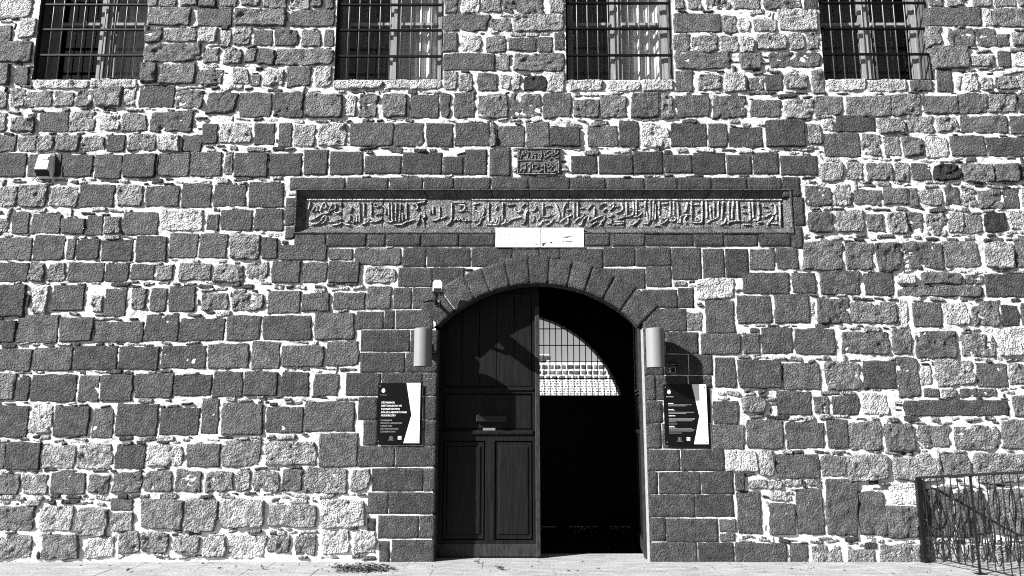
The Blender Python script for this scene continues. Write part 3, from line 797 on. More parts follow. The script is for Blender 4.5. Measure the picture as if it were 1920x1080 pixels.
# ------------------------------------------------------------------ carved inscriptions
Z1 = (6.0, 540, 330); Z2 = (9.6, 760, 360); Z3 = (9.6, 940, 360); Z4 = (9.6, 1120, 360); Z5 = (7.714, 1300, 330); Z6 = (15.43, 950, 265)
S1 = """250,290 230,380;300,340 270,400;330,330 320,400;420,300 390,320 360,400;420,310 430,350 400,370;500,310 480,340 460,400;540,310 530,370 480,390;600,300 590,340;520,400 550,420 590,400;240,500 300,480 380,430 470,415;260,545 350,530 400,460 430,450;380,540 430,500 430,460;450,520 520,510 600,480;500,555 580,540 600,520;
690,330 715,360 690,410;700,440 690,500 650,520;745,460 740,520 710,520;800,300 805,520;855,300 850,460;775,440 770,520;935,300 935,450;980,310 970,340 1000,350 1060,320;980,440 1040,420;1060,340 1100,370 1090,430;860,500 910,480 890,520 830,550;920,520 1000,510 1060,480;640,545 700,555;
1130,300 1135,480;1165,300 1170,500;1215,300 1210,510;1265,310 1250,520;1285,420 1290,510;1330,300 1330,490;1100,510 1160,520 1180,500;1190,550 1280,545 1330,520 1420,490;1400,330 1440,310 1540,290;1440,320 1460,360 1430,380;1480,430 1470,500 1440,550;1530,420 1540,460 1510,480 1530,520;
1590,380 1600,400 1590,430;1630,340 1630,430;1700,340 1700,480 1620,500;1720,480 1790,450;1840,310 1835,500 1780,550"""
S2 = """850,190 1060,190;930,240 1060,240 1060,310 1000,350 920,345;960,270 1000,290;860,510 900,500 920,460 950,510 990,490 1010,450 1040,520 1110,510 1170,510;1100,330 1120,350;1215,230 1320,200;1250,260 1240,330 1300,350 1350,420 1300,510 1220,530;1410,280 1410,370 1360,450;1500,190 1490,480;1420,450 1360,490 1340,560 1280,600;1650,250 1620,320;1750,190 1745,520;1500,480 1500,530 1560,540 1590,460 1600,540 1640,540 1660,450;1690,430 1690,540 1640,590 1450,590;1800,490 1790,550 1720,590;1810,220 1910,220"""
S3 = """90,240 230,220;240,290 240,340 290,360 340,350 350,310;420,210 350,270;100,560 160,510 260,470 350,450;470,330 430,400 430,500 390,570 350,570;520,330 580,340 620,290 590,230;520,540 580,510 580,430;680,400 690,460 640,520;745,200 740,460;780,270 890,240;760,450 850,440 890,400;740,520 680,600 640,610;760,520 830,510;940,480 870,570 800,600;970,210 1020,330 1040,430 1020,520 960,530;1160,190 1110,320 1100,450;1050,550 1120,490 1210,440 1270,410;1200,480 1190,560 1110,600;1300,180 1300,480;1370,180 1370,460;1240,310 1170,330;1420,300 1490,290;1640,220 1540,320;1670,280 1660,450;1310,560 1350,500 1470,430 1460,380 1420,380;1370,590 1430,590 1470,500 1540,430;1580,430 1560,500 1600,530 1700,470 1850,420;1600,610 1660,570 1720,530;1860,440 1820,540 1780,600;1880,200 1740,290;1880,290 1820,350"""
S4 = """180,220 230,250 290,200 270,290 200,330;130,210 20,290;420,200 450,260 440,330 330,380;320,270 390,250;200,340 270,420 200,450;490,360 480,450 360,480;130,470 80,560 30,600;240,480 240,570 160,560;300,540 470,540;270,590 470,570;520,190 520,460;520,440 640,400 640,180;580,280 610,290;580,330 610,340;700,160 690,430 640,440;860,170 840,430;760,250 810,240;730,340 790,350 780,400 700,450;940,160 930,540 820,570;1010,160 990,510;1045,230 1035,500;880,360 900,520;580,540 600,590 660,580 760,480;1110,170 1100,430;1150,220 1270,200;1190,280 1230,290;1310,170 1300,450;1370,170 1370,420;1440,180 1450,560;1620,190 1580,340 1540,380;1690,170 1690,540;1120,440 1150,480 1260,460;1130,520 1120,560 1180,570 1260,490;1300,500 1330,530 1400,500 1390,460 1320,470;1480,560 1510,430 1690,410;1600,430 1560,500 1600,570;1730,230 1820,220;1790,290 1820,330 1780,360;1880,170 1880,500 1840,550 1700,550;1740,510 1800,460 1830,500 1760,520;1020,600 1120,600"""
S5 = """185,370 190,610;235,430 250,620;290,370 290,610;360,370 350,600;425,370 400,640;505,370 505,660;570,370 550,630;630,370 640,640;190,680 250,640 340,610;340,660 370,700 440,680 470,610;490,700 530,660 670,650;460,530 480,545;700,440 750,430;700,525 760,520;800,380 810,640 700,650;850,380 860,610;930,380 940,620 870,640;1000,400 1010,440 1060,440;1110,420 1150,400 1180,450 1180,540 1120,570;1050,510 1100,510;990,580 1020,600 1120,540;720,705 820,700;920,680 990,660;1150,590 1100,660 1060,715;1120,690 1210,690;1200,570 1190,640;1245,380 1250,720"""
S6 = """360,250 350,500;400,500 430,390 520,380;520,260 620,300 600,480;540,330 620,330;690,260 770,360 880,340;720,500 760,400;830,400 830,520;920,360 940,480;1000,260 1010,400 960,520;1070,300 1100,400;1130,330 1250,270 1330,330 1200,430 1080,500;1380,230 1400,330;1290,430 1430,370 1500,290;1400,480 1500,470;1230,540 1300,470;470,300 490,340;420,700 460,680;540,620 540,800 480,890;380,890 450,800 530,830;600,720 680,640 740,590;690,680 670,830 640,900;750,640 750,800;780,680 880,660;900,620 900,760 820,780;960,680 990,740 1050,700;1100,620 1100,920;1040,820 900,910;1170,640 1180,760 1260,720;1260,620 1290,720;1270,850 1320,740 1410,680;1450,620 1460,830;1300,880 1380,870 1400,820;1180,900 1230,860;320,215 1560,215;320,215 320,930;320,935 1430,945;320,555 1000,545;1500,590 1500,920"""
def strokes(txt, z):
    out = []
    for s in txt.replace('\n', '').split(';'):
        if not s.strip(): continue
        pts = [tuple(map(float, q.split(','))) for q in s.split()]
        out.append([(z[1] + a / z[0], z[2] + b / z[0]) for a, b in pts])
    return out
def smooth_poly(pts, n=3):
    P = [Vector(p) for p in pts]
    if len(P) < 3: return P
    out = []
    for i in range(len(P) - 1):
        p0, p1, p2, p3 = P[max(i-1, 0)], P[i], P[i+1], P[min(i+2, len(P)-1)]
        for k in range(n):
            t = k / n
            out.append(0.5*((2*p1) + (-p0+p2)*t + (2*p0-5*p1+4*p2-p3)*t*t + (-p0+3*p1-3*p2+p3)*t**3))
    out.append(P[-1]); return out
allst = strokes(S1, Z1) + strokes(S2, Z2) + strokes(S3, Z3) + strokes(S4, Z4) + strokes(S5, Z5)
PY = 0.056                                     # depth of the carved panel behind the wall face
seg = [573, 642, 719, 799, 884, 992, 1067, 1172, 1231, 1319, 1388, 1467]
def at_p(x, y, Y): q = at(x, y, Y); return (q.x, q.z)
ins = empty('inscription_panel', (XC, PY, PZ0)); ins.parent = bld; ins.location = Vector((XC, PY, PZ0)) - bld.location
ZT, ZB = at(1010, 373.5, PY).z, at(1010, 427, PY).z
fr = MB()
for i in range(len(seg) - 1):
    a, b = at(seg[i], 400, PY).x, at(seg[i+1], 400, PY).x
    V, Q = block(b - a - .004, ZT - ZB + .02, rng, .006, .008, 0, .0035, 0, .004, .001, .012, .06, .2, .2)
    c0 = ((a + b)/2, PY + rng.uniform(-.003, .003), (ZT + ZB)/2)
    sl_ = link('inscription_slab', make_mesh('inscription_slab', V, Q, rng.uniform(.17, .23), .2), 'dressed', ins, c0)
    lt = MB()
    for st in allst:
        cxm = sum(p[0] for p in st) / len(st)
        if seg[i] <= cxm < seg[i+1]:
            P = [at_p(p[0], p[1], PY) for p in smooth_poly(st)]
            lt.relief(P, .0125, .0205, PY - .0195, PY + .004)
    # raised fillet along the top of the slab
    if i not in (3,): lt.box(a + .004, b - .004, PY - .016, PY + .004, ZT - .016, ZT - .002)
    if lt.v:
        ob = lt.build('carved_lettering', 'dressed', ins, c0)
        at_ = ob.data.attributes.new('tone', 'FLOAT', 'POINT'); at_.data.foreach_set('value', [.42] * len(ob.data.vertices))  # highlight on the strokes put into a tone lighter than the slab
        at_ = ob.data.attributes.new('lime', 'FLOAT', 'POINT'); at_.data.foreach_set('value', [.24] * len(ob.data.vertices))
# splayed frame round the panel
ix0, ix1 = at(573, 400, PY).x, at(1467, 400, PY).x
def frame_piece(poly):
    f_ = MB(); n = len(poly); f_.add(poly, [tuple(range(n))])
    f_.add([(p_[0], p_[1] + .05, p_[2]) for p_ in poly], [tuple(reversed(range(n)))])
    ob = f_.build('frame_moulding', 'dressed', ins, tuple(poly[0]))
    for nm, vv in (('tone', .12), ('lime', .12)):
        at_ = ob.data.attributes.new(nm, 'FLOAT', 'POINT'); at_.data.foreach_set('value', [vv] * len(ob.data.vertices))
y0_, y1_ = .002, PY + .01
O_ = [(PX0, y0_, PZ0), (PX1, y0_, PZ0), (PX1, y0_, PZ1), (PX0, y0_, PZ1)]
I_ = [(ix0, y1_, ZB), (ix1, y1_, ZB), (ix1, y1_, ZT), (ix0, y1_, ZT)]
def lerp(a, b, t): return tuple(a[i] + (b[i] - a[i]) * t for i in range(3))
tj = [0] + [((at(x, 400).x - PX0) / (PX1 - PX0)) for x in (649, 730, 794, 852, 921, 992, 1069, 1136, 1209, 1271, 1335, 1401)] + [1]
for i in range(len(tj) - 1):
    g0, g1 = tj[i] + (.0007 if i else 0), tj[i+1] - (.0007 if i < len(tj) - 2 else 0)
    frame_piece([lerp(O_[3], O_[2], g0), lerp(O_[3], O_[2], g1), lerp(I_[3], I_[2], g1), lerp(I_[3], I_[2], g0)])
    frame_piece([lerp(O_[0], O_[1], g0), lerp(O_[0], O_[1], g1), lerp(I_[0], I_[1], g1), lerp(I_[0], I_[1], g0)])
frame_piece([O_[0], O_[3], I_[3], I_[0]]); frame_piece([O_[1], O_[2], I_[2], I_[1]])
# thin raised lip round the recess
lip = MB()
for (xa, xb, za, zb) in ((PX0-.02, PX1+.02, PZ1+.002, PZ1+.018), (PX0-.02, PX1+.02, PZ0-.018, PZ0-.002), (PX0-.018, PX0-.002, PZ0-.002, PZ1+.002), (PX1+.002, PX1+.018, PZ0-.002, PZ1+.002)):
    lip.box(xa, xb, -.021, .03, za, zb)
ob = lip.build('frame_lip', 'dressed', ins)
for nm, vv in (('tone', .07), ('lime', .1)):
    at_ = ob.data.attributes.new(nm, 'FLOAT', 'POINT'); at_.data.foreach_set('value', [vv] * len(ob.data.vertices))

# small carved tablet
ta, tb = at(969, 303), at(1051, 303); tz1, tz0 = at(1010, 277).z, at(1010, 327).z
V, Q = block(tb.x - ta.x, tz1 - tz0, rng, .02, .006, .03, .003, .01, .01, .002, .014, .07, .1, .1)
tab = link('carved_tablet', make_mesh('carved_tablet', V, Q, .12, .12), 'dressed', bld, ((ta.x + tb.x)/2, 0, (tz0 + tz1)/2))
lt = MB()
for st in strokes(S6, Z6): lt.relief([at_p(p_[0], p_[1], -.03) for p_ in smooth_poly(st)], .010, .016, -.042, -.026)
ob = lt.build('carved_lettering', 'dressed', tab, ((ta.x + tb.x)/2, -.03, (tz0 + tz1)/2))
for nm, vv in (('tone', .2), ('lime', .3)):
    at_ = ob.data.attributes.new(nm, 'FLOAT', 'POINT'); at_.data.foreach_set('value', [vv] * len(ob.data.vertices))

# white marble plaque under the long panel
mz1, mz0 = at(1010, 428).z, at(1010, 464.5).z
pl = empty('marble_plaque', (at(1012, 446).x, -.02, mz0)); pl.parent = bld; pl.location = pl.location - bld.location
for (a, b) in ((929.5, 1013.5), (1014.5, 1094.5)):
    A, B = at(a, 446).x, at(b, 446).x
    s_ = MB(); s_.bbox(A, B, -.024, .02, mz0, mz1, .003)
    sl_ = s_.build('marble_slab', 'marble', pl, ((A + B)/2, -.024, (mz0 + mz1)/2))
    ln = MB(); yy0, yy1 = -.0255, -.0235
    def L2(pts, w=.005): ln.relief([at_p(q[0], q[1], -.024) for q in pts], w, w, yy0, yy1)
    L2([(a+2, 431.5), (b-2, 431.5)], .003); L2([(a+2, 447.5), (b-2, 447.5)], .003); L2([(a+2, 431.5), (a+2, 463)], .003); L2([(b-2, 431.5), (b-2, 463)], .003)
    r2 = random.Random(int(a))
    for row in (440, 456):
        x = b - 5
        while x > a + 6:
            k = r2.random(); wl = r2.uniform(3, 9)
            if k < .35: L2(smooth_poly([(x, row - 3), (x - wl*.4, row + 2), (x - wl, row + 1)]))
            elif k < .6: L2(smooth_poly([(x, row - 5 + r2.uniform(0, 2)), (x - 1.5, row + 3)]))
            elif k < .85: L2(smooth_poly([(x, row), (x - wl*.5, row + 4), (x - wl, row + 2), (x - wl - 1, row - 1)]))
            else: L2([(x, row - 5), (x - 1.5, row - 4.5)])
            x -= wl + r2.uniform(.5, 2.5)
    ln.build('incised_lettering', 'engraved', sl_, ((A + B)/2, -.024, (mz0 + mz1)/2))

# ------------------------------------------------------------------ windows
curt = {'a': curtain_material('grey_curtain', .35), 'b': curtain_material('white_curtain', .75), 'c': curtain_material('painted_shade_curtain', .1)}  # last one dark: the shade behind the window put into the cloth colour
def curtain(name, x0, x1, z0, z1, Y, amp, mat, parent, seed):
    r = random.Random(seed); n = 90; ph = r.uniform(0, 6)
    b = MB(); vs = []
    for k in range(n + 1):
        t = k / n; x = x0 + (x1 - x0) * t
        y = Y + amp * (math.sin(t * (x1 - x0) * 62 + ph + 1.6 * math.sin(t * 9 + ph)) + .5 * math.sin(t * (x1-x0) * 23 + seed))
        vs += [(x, y, z0), (x + .01 * math.sin(k), y + .01 * math.sin(k * .7), (z0 + z1) / 2), (x, y, z1)]
    fs = []
    for k in range(n):
        for j in (0, 1): fs.append((3*k + j, 3*k + 3 + j, 3*k + 4 + j, 3*k + 1 + j))
    b.add(vs, fs)
    return b.build(name, mat, parent, ((x0 + x1)/2, Y, z0), True)

wlabels = ['leftmost', 'second', 'third', 'rightmost']
for wi, (x0, x1, z0, z1) in enumerate(wins):
    FY = .27
    w = MB(); fw = .055
    w.box(x0, x0 + fw, FY, FY + .07, z0, z1); w.box(x1 - fw, x1, FY, FY + .07, z0, z1)
    w.box(x0 + fw, x1 - fw, FY, FY + .07, z0, z0 + .05); w.box(x0 + fw, x1 - fw, FY, FY + .07, z1 - .05, z1)
    win = w.build('window', 'wood_grey', bld, ((x0 + x1)/2, FY, z0))
    xm = (x0 + x1)/2 + (.02, .03, .0, .0)[wi]
    w = MB(); w.box(xm - .022, xm + .022, FY - .02, FY + .07, z0 + .05, z1 - .05); w.build('mullion', 'wood_grey', win, (xm, FY, z0))
    zt = at((WINPX[wi][0] + WINPX[wi][1]) / 2, 46, FY).z
    for side, (a, b) in enumerate(((x0 + fw + .004, xm - .026), (xm + .026, x1 - fw - .004))):
        s_ = MB(); sw = .05
        s_.box(a, a + sw, FY + .005, FY + .05, z0 + .054, z1 - .054); s_.box(b - sw, b, FY + .005, FY + .05, z0 + .054, z1 - .054)
        s_.box(a + sw, b - sw, FY + .005, FY + .05, z0 + .054, z0 + .1); s_.box(a + sw, b - sw, FY + .005, FY + .05, z1 - .1, z1 - .054)
        s_.bbox(a + sw, b - sw, FY - .012, FY + .05, zt - .022, zt + .022, .006)
        s_.build('sash', 'wood_grey', win, ((a + b)/2, FY, z0))
        for (za, zb) in ((z0 + .1, zt - .022), (zt + .022, z1 - .1)):
            pn = MB(); pn.box(a + sw - .004, b - sw + .004, FY + .026, FY + .03, za - .004, zb + .004)
            pn.build('pane', 'glass', win, ((a + b)/2, FY, za))
    if wi in (1, 2, 3): curtain('curtain', x0 + .03, xm - .02, z0 + .02, z1, FY + .17, .018, curt['c'], win, wi)
    if wi == 0: curtain('curtain', xm + .04, x1 - .02, z0 + .02, z1, FY + .16, .02, curt['a'], win, 5)
    if wi in (1, 2): curtain('curtain', xm + .02, x1 - .02, z0 + .02, z1, FY + .13, .022, curt['b'], win, 8 + wi)
    if wi == 3:
        curtain('curtain', xm + .2, x1 - .18, z0 + .02, z1, FY + .22, .02, curt['c'], win, 13)
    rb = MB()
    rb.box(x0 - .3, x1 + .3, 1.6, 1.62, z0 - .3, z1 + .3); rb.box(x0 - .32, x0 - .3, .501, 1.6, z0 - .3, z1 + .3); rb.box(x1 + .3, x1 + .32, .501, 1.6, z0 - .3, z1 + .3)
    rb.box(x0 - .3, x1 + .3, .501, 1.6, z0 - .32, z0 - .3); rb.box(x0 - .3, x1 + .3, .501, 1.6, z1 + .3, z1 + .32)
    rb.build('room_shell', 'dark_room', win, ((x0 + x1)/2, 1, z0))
    # iron grille just inside the wall face
    GYY = .035
    for (a, b, c, d) in ((x0 + .004, x0 + .02, z0, z1), (x1 - .02, x1 - .004, z0, z1), (x0 + .02, x1 - .02, z0 + .002, z0 + .018)):
        q = MB(); q.box(a, b, GYY - .008, GYY + .022, c, d); q.build('grille_frame', 'grille', win, ((a + b)/2, GYY, c))
    nb = 10
    for k in range(1, nb):
        x = x0 + .012 + (x1 - x0 - .024) * k / nb + rng.uniform(-.003, .003)
        q = MB(); q.tube([(x + rng.uniform(-.004, .004), GYY + .006, z0 + .01), (x, GYY + .006, (z0 + z1)/2), (x, GYY + .006, z1)], .0075, 8)
        q.build('grille_bar', 'grille_bar', win, (x, GYY, z0), True)
    zb = [at((WINPX[wi][0] + WINPX[wi][1]) / 2, yy_).z for yy_ in ((101, 53, 6), (103, 54, 6), (101, 51, 3), (99, 51, 2.5))[wi]]
    zb += [zb[-1] + .33, zb[-1] + .66]
    for z in zb:
        q = MB(); q.box(x0 + .006, x1 - .006, GYY - .012, GYY + .022, z - .011, z + .011); q.build('grille_rail', 'grille', win, ((x0 + x1)/2, GYY, z))

# ------------------------------------------------------------------ door
def leaf(name, w, ztop, mirrored=False):
    """panelled leaf in local coordinates: x 0..w, front at y=0 (facing -y), z 0..ztop. returns parts"""
    P = []
    st = .085
    z_rail1, z_rail2 = (1.34, 1.47), (1.9, 1.98)
    fr_ = MB()
    fr_.box(0, st, 0, .05, .02, ztop); fr_.box(w - st, w, 0, .05, .02, ztop)
    fr_.box(st, w - st, .002, .05, .02, .2)
    fr_.box(st, w - st, .002, .05, z_rail1[0], z_rail1[1]); fr_.box(st, w - st, .002, .05, z_rail2[0], z_rail2[1])
    fr_.box(st, w - st, .002, .05, ztop - .1, ztop)
    xm = w * .52
    fr_.box(xm - .055, xm + .055, .001, .05, .2, z_rail1[0])
    fr_.box(st * .5, w - st * .5, .0455, .06, .03, ztop - .02)
    P.append(('door_frame', fr_, 'wood_dark'))
    for (a, b) in ((st, xm - .055), (xm + .055, w - st)):
        q = MB(); q.bbox(a + .004, b - .004, .016, .045, .204, z_rail1[0] - .004, .012)
        q.bbox(a + .05, b - .05, .004, .03, .26, z_rail1[0] - .06, .012)
        P.append(('panel', q, 'wood_dark'))
    q = MB(); q.bbox(st + .004, w - st - .004, .02, .045, z_rail1[1] + .004, z_rail2[0] - .004, .012); P.append(('panel', q, 'wood_dark'))
    nb = 5
    for k in range(nb):
        a = st + .004 + (w - 2*st - .008) * k / nb; b = st + .004 + (w - 2*st - .008) * (k + 1) / nb - .004
        q = MB(); q.bbox(a, b, .018, .045, z_rail2[1] + .004, ztop - .104, .005); P.append(('panel_board', q, 'wood_dark'))
    q = MB(); q.bbox(-.0 + .06, w - .07, -.022, .004, z_rail1[1] - .06, z_rail1[1] - .01, .012); q.bbox(.06, w - .07, -.016, .004, z_rail2[0] + .03, z_rail2[0] + .07, .01)
    P.append(('moulding', q, 'wood_dark'))
    q = MB(); q.box(.02, w - .02, -.006, .004, .022, .16); P.append(('kick_board', q, 'wood_edge'))
    return P
LY = .235; LW = at(1012.5, 900, LY).x - DX0 + .03; LZT = ZC + RIN + .03
root = empty('door', (DX0 - .03, LY, 0)); root.parent = bld; root.location = Vector((DX0 - .03, LY, 0)) - bld.location
for nm, q, mt in leaf('door', LW, LZT):
    o = q.build(nm, mt, None); o.parent = root
q = MB(); q.bbox(LW - .052, LW + .004, -.03, .05, .02, at(1005, 577, LY).z + .02, .006); o = q.build('meeting_stile', 'wood_edge', None); o.parent = root
# letter plate and slot
lx0, lx1 = at(893, 785, LY).x - root.location.x, at(951, 785, LY).x - root.location.x
q = MB(); zz0, zz1 = at(920, 791, LY).z, at(920, 778, LY).z
q.bbox(lx0, lx1, -.03, .02, zz0, zz1, .01); o = q.build('letter_plate', plain('worn_brass', .009, .5, .3, .9, 40), None); o.parent = root
q = MB(); q.bbox(at(906, 805, LY).x - root.location.x, at(929, 805, LY).x - root.location.x, -.012, .02, at(920, 807.5, LY).z, at(920, 803, LY).z, .004)
o = q.build('keyhole_plate', 'steel', None); o.parent = root
# open leaf swung inwards
root2 = empty('door', (DX1 - .03, .15, 0)); root2.parent = bld; root2.location = Vector((DX1 - .03, .15, 0)) - bld.location
root2.rotation_euler = (0, 0, math.radians(84))
for nm, q, mt in leaf('door', 1.16, LZT - .25):
    q.v = [(v[0], -v[1], v[2]) for v in q.v]
    o = q.build(nm, mt, None); o.parent = root2
q = MB(); q.box(-.002, .05, -.055, .012, .02, LZT - .25); o = q.build('meeting_stile', 'wood_edge', None); o.parent = root2

# ------------------------------------------------------------------ wall lamps
def wall_lamp(px, py0, py1, label, grp):
    d = .2; r = .105
    T = at(px, py0, -d); B = at(px - (px - 960) * 0 , py1, -d)
    c = Vector((T.x, -d, B.z)); Hh = T.z - B.z
    root = empty('wall_lamp', (c.x, 0, B.z), label, 'lamp', grp)
    n = 72; b = MB(); prof = [(r - .008, .03), (r - .008, .0), (r, 0), (r, Hh - .006), (r - .006, Hh), (0.0, Hh + .001)]
    vs = []; fs = []
    for (rr, z) in prof:
        for k in range(n):
            t = 2*math.pi*k/n; vs.append((c.x + rr*math.cos(t), -d + rr*math.sin(t), B.z + z))
    for i in range(len(prof)-1):
        for k in range(n):
            k2 = (k+1) % n; fs.append((i*n+k, i*n+k2, (i+1)*n+k2, (i+1)*n+k))
    b.add(vs, fs); o = b.build('shade', 'lamp', root, tuple(c))
    b = MB(); b.tube([(c.x, -d, B.z + .028), (c.x, -d, B.z + .032)], r - .009, 24); b.build('diffuser', 'lamp_in', root, tuple(c))
    b = MB(); b.box(c.x - .035, c.x + .035, -d + r - .01, -.02, B.z + Hh*.42, B.z + Hh*.58); b.build('bracket', 'lamp', root, (c.x, -.06, B.z + Hh*.5))
    b = MB(); b.bbox(c.x - .06, c.x + .06, -.034, .0, B.z + Hh*.32, B.z + Hh*.68, .004); b.build('wall_plate', 'lamp', root, (c.x, -.02, B.z + Hh*.5))
wall_lamp(794, 616, 687, 'grey cylinder wall lamp beside the doorway, below the security camera', 'cylinder wall lamps flanking the doorway')
wall_lamp(1227.5, 616, 689, 'grey cylinder wall lamp beside the doorway, above the small number plate', 'cylinder wall lamps flanking the doorway')

# ------------------------------------------------------------------ signs
def text_mesh(txt, size, bold=0.0, sx=1.0, spacing=1.0):
    c = bpy.data.curves.new('t', 'FONT'); c.body = txt; c.size = size; c.offset = bold; c.space_character = spacing
    c.resolution_u = 2
    o = bpy.data.objects.new('t', c); col.objects.link(o)
    dg = bpy.context.evaluated_depsgraph_get()
    me = bpy.data.meshes.new_from_object(o.evaluated_get(dg))
    bpy.data.objects.remove(o); bpy.data.curves.remove(c)
    return me
def put_text(mb, txt, x, z, y, height, width=None, bold=0.0):
    """text with capital height `height` (m) with its lower left corner at x,z in the plane y; squeezed to width"""
    me = text_mesh(txt, 1.0, bold)
    if not len(me.vertices): return
    co = np.empty(len(me.vertices) * 3); me.vertices.foreach_get('co', co); co = co.reshape(-1, 3)
    k = height / 0.73; kx = k if width is None else width / max(1e-6, co[:, 0].max() - co[:, 0].min())
    o0 = co[:, 0].min()
    mb.add([(x + (p_[0] - o0) * kx, y, z + p_[1] * k) for p_ in co], [tuple(f.vertices) for f in me.polygons])
    bpy.data.meshes.remove(me)

def ring(mb, cx, cz, r0, r1, y, n=24):
    vs = []
    for k in range(n):
        t = 2*math.pi*k/n
        vs += [(cx + r0*math.cos(t), y, cz + r0*math.sin(t)), (cx + r1*math.cos(t), y, cz + r1*math.sin(t))]
    mb.add(vs, [(2*k, 2*k+1, (2*k+3) % (2*n), (2*k+2) % (2*n)) for k in range(n)])
def disc(mb, cx, cz, r, y, n=20): mb.add([(cx + r*math.cos(2*math.pi*k/n), y, cz + r*math.sin(2*math.pi*k/n)) for k in range(n)], [tuple(range(n))])

def sign(x0p, x1p, y0p, y1p, label, lines, dividing):
    SY = -.034
    mid = (y0p + y1p)/2
    X0, X1 = at(x0p, mid, SY).x, at(x1p, mid, SY).x; Z1_, Z0_ = at((x0p + x1p)/2, y0p, SY).z, at((x0p + x1p)/2, y1p, SY).z
    W_, H_ = X1 - X0, Z1_ - Z0_
    root = empty('wall_sign', ((X0 + X1)/2, 0, Z0_), label, 'sign', 'black acrylic signs flanking the doorway')
    b = MB(); b.bbox(X0, X1, SY, SY + .008, Z0_, Z1_, .001); board = b.build('board', 'black_gloss', root, ((X0+X1)/2, SY, Z0_))
    U = lambda u, v: (X0 + u*W_, Z1_ - v*H_)
    b = MB(); pts = [U(*q) for q in dividing]
    b.prism(pts, SY - .0022, SY - .0004); b.build('white_field', 'white', root, (X1, SY, Z0_))
    for (u, v) in ((.045, .05), (.94, .05), (.045, .955), (.94, .955)):
        q = U(u, v); b = MB(); b.tube([(q[0], -.002, q[1]), (q[0], SY - .006, q[1])], [.007, .007], 10); b.build('screw', 'steel', root, (q[0], SY, q[1]), False)
    tx = MB(); gtx = MB(); TY = SY - .0012
    # round emblem with a pronged top, tiny caption bar under it
    e = U(.125, .125); disc(tx, e[0], e[1] - .004, .021, TY)
    ring(gtx, e[0], e[1] - .004, .009, .0125, TY - .0006); disc(gtx, e[0] + .002, e[1] - .001, .004, TY - .0006)
    for s_ in (-1, 0, 1): tx.add([(e[0] + s_*.009 - .005, TY, e[1] + .012), (e[0] + s_*.009 + .005, TY, e[1] + .012), (e[0] + s_*.011, TY, e[1] + .03 - abs(s_)*.003)], [(0, 1, 2)])
    for (t, u, v, h_, w_, bold) in lines:
        q = U(u, v); put_text(tx if bold > 0 else gtx, t, q[0], q[1], TY, h_ * H_, w_ * W_ if w_ else None, abs(bold))
    # foot logos: ringed figure and square monogram, each with a caption bar
    e = U(.33, .9) if lines[0][1] < .1 else U(.33, .9)
    ring(gtx, e[0], e[1], .016, .019, TY); gtx.add([(e[0]-.003, TY, e[1]-.01), (e[0]+.003, TY, e[1]-.01), (e[0]+.003, TY, e[1]+.008), (e[0]-.003, TY, e[1]+.008)], [(0,1,2,3)])
    gtx.add([(e[0]-.008, TY, e[1]+.002), (e[0]+.008, TY, e[1]+.002), (e[0]+.008, TY, e[1]+.005), (e[0]-.008, TY, e[1]+.005)], [(0,1,2,3)])
    gtx.add([(e[0]-.034, TY, e[1]-.027), (e[0]+.034, TY, e[1]-.027), (e[0]+.034, TY, e[1]-.023), (e[0]-.034, TY, e[1]-.023)], [(0,1,2,3)])
    e = U(.53, .9); tx.add([(e[0]-.02, TY, e[1]-.02), (e[0]+.02, TY, e[1]-.02), (e[0]+.02, TY, e[1]+.02), (e[0]-.02, TY, e[1]+.02)], [(0,1,2,3)])
    tx.build('lettering', 'white', board, ((X0+X1)/2, SY, Z0_)); gtx.build('small_lettering', 'grey_print', board, ((X0+X1)/2, SY, Z0_))
    bk = MB()
    def stroke(pts, w): bk.relief([(e[0] + a, e[1] + b) for a, b in pts], w, w, TY - .0008, TY - .0004)
    stroke([(-.012, .014), (-.012, -.001)], .0035); stroke([(-.003, .014), (-.011, .006), (-.002, -.001)], .003)
    stroke([(-.012, -.016), (-.012, -.005), (-.006, -.011), (0, -.005), (0, -.016)], .0035); stroke([(.005, -.016), (.009, .014), (.014, -.016)], .0035)
    bk.build('monogram', 'black_gloss', board, (e[0], SY, e[1]))
div = [(.66, 0), (.985, 0), (.985, .985), (.62, .985), (.79, .53)]
left_lines = [('DIYARBAKIR', .05, .205, .012, .16, -.001),
    ('DİYARBAKIR', .09, .338, .03, .31, .012), ('RESTORASYON VE', .09, .391, .03, .47, .012), ('KONSERVASYON', .09, .444, .03, .425, .012), ('BÖLGE LABORATUVARI', .09, .497, .03, .585, .012), ('MÜDÜRLÜĞÜ', .09, .55, .03, .33, .012),
    ('DIYARBAKIR', .085, .628, .026, .265, -.003), ('DISTRICT LABORATORY', .085, .674, .026, .5, -.003), ('OFFICE FOR', .085, .72, .026, .265, -.003), ('RESTORATION AND', .085, .766, .026, .41, -.003), ('CONSERVATION', .085, .812, .026, .34, -.003)]
sign(707.5, 788.5, 718, 832.5, 'black and white sign naming a laboratory in large capitals, under the lamp beside the camera', left_lines, div)
rl = [('Diyarbakır', .06, .213, .014, .17, .001)]
def para(v, n, ws, seed):
    r = random.Random(seed); out = []
    for i, w_ in enumerate(ws):
        nchar = int(w_ * 52); s_ = ''
        while len(s_) < nchar: s_ += ''.join(r.choice('aeinrlkmtdsoyuz') for _ in range(r.randint(3, 9))) + ' '
        out.append((s_[:nchar].strip(), .095, v + i * .0205, .011, w_, -.002))
    return out
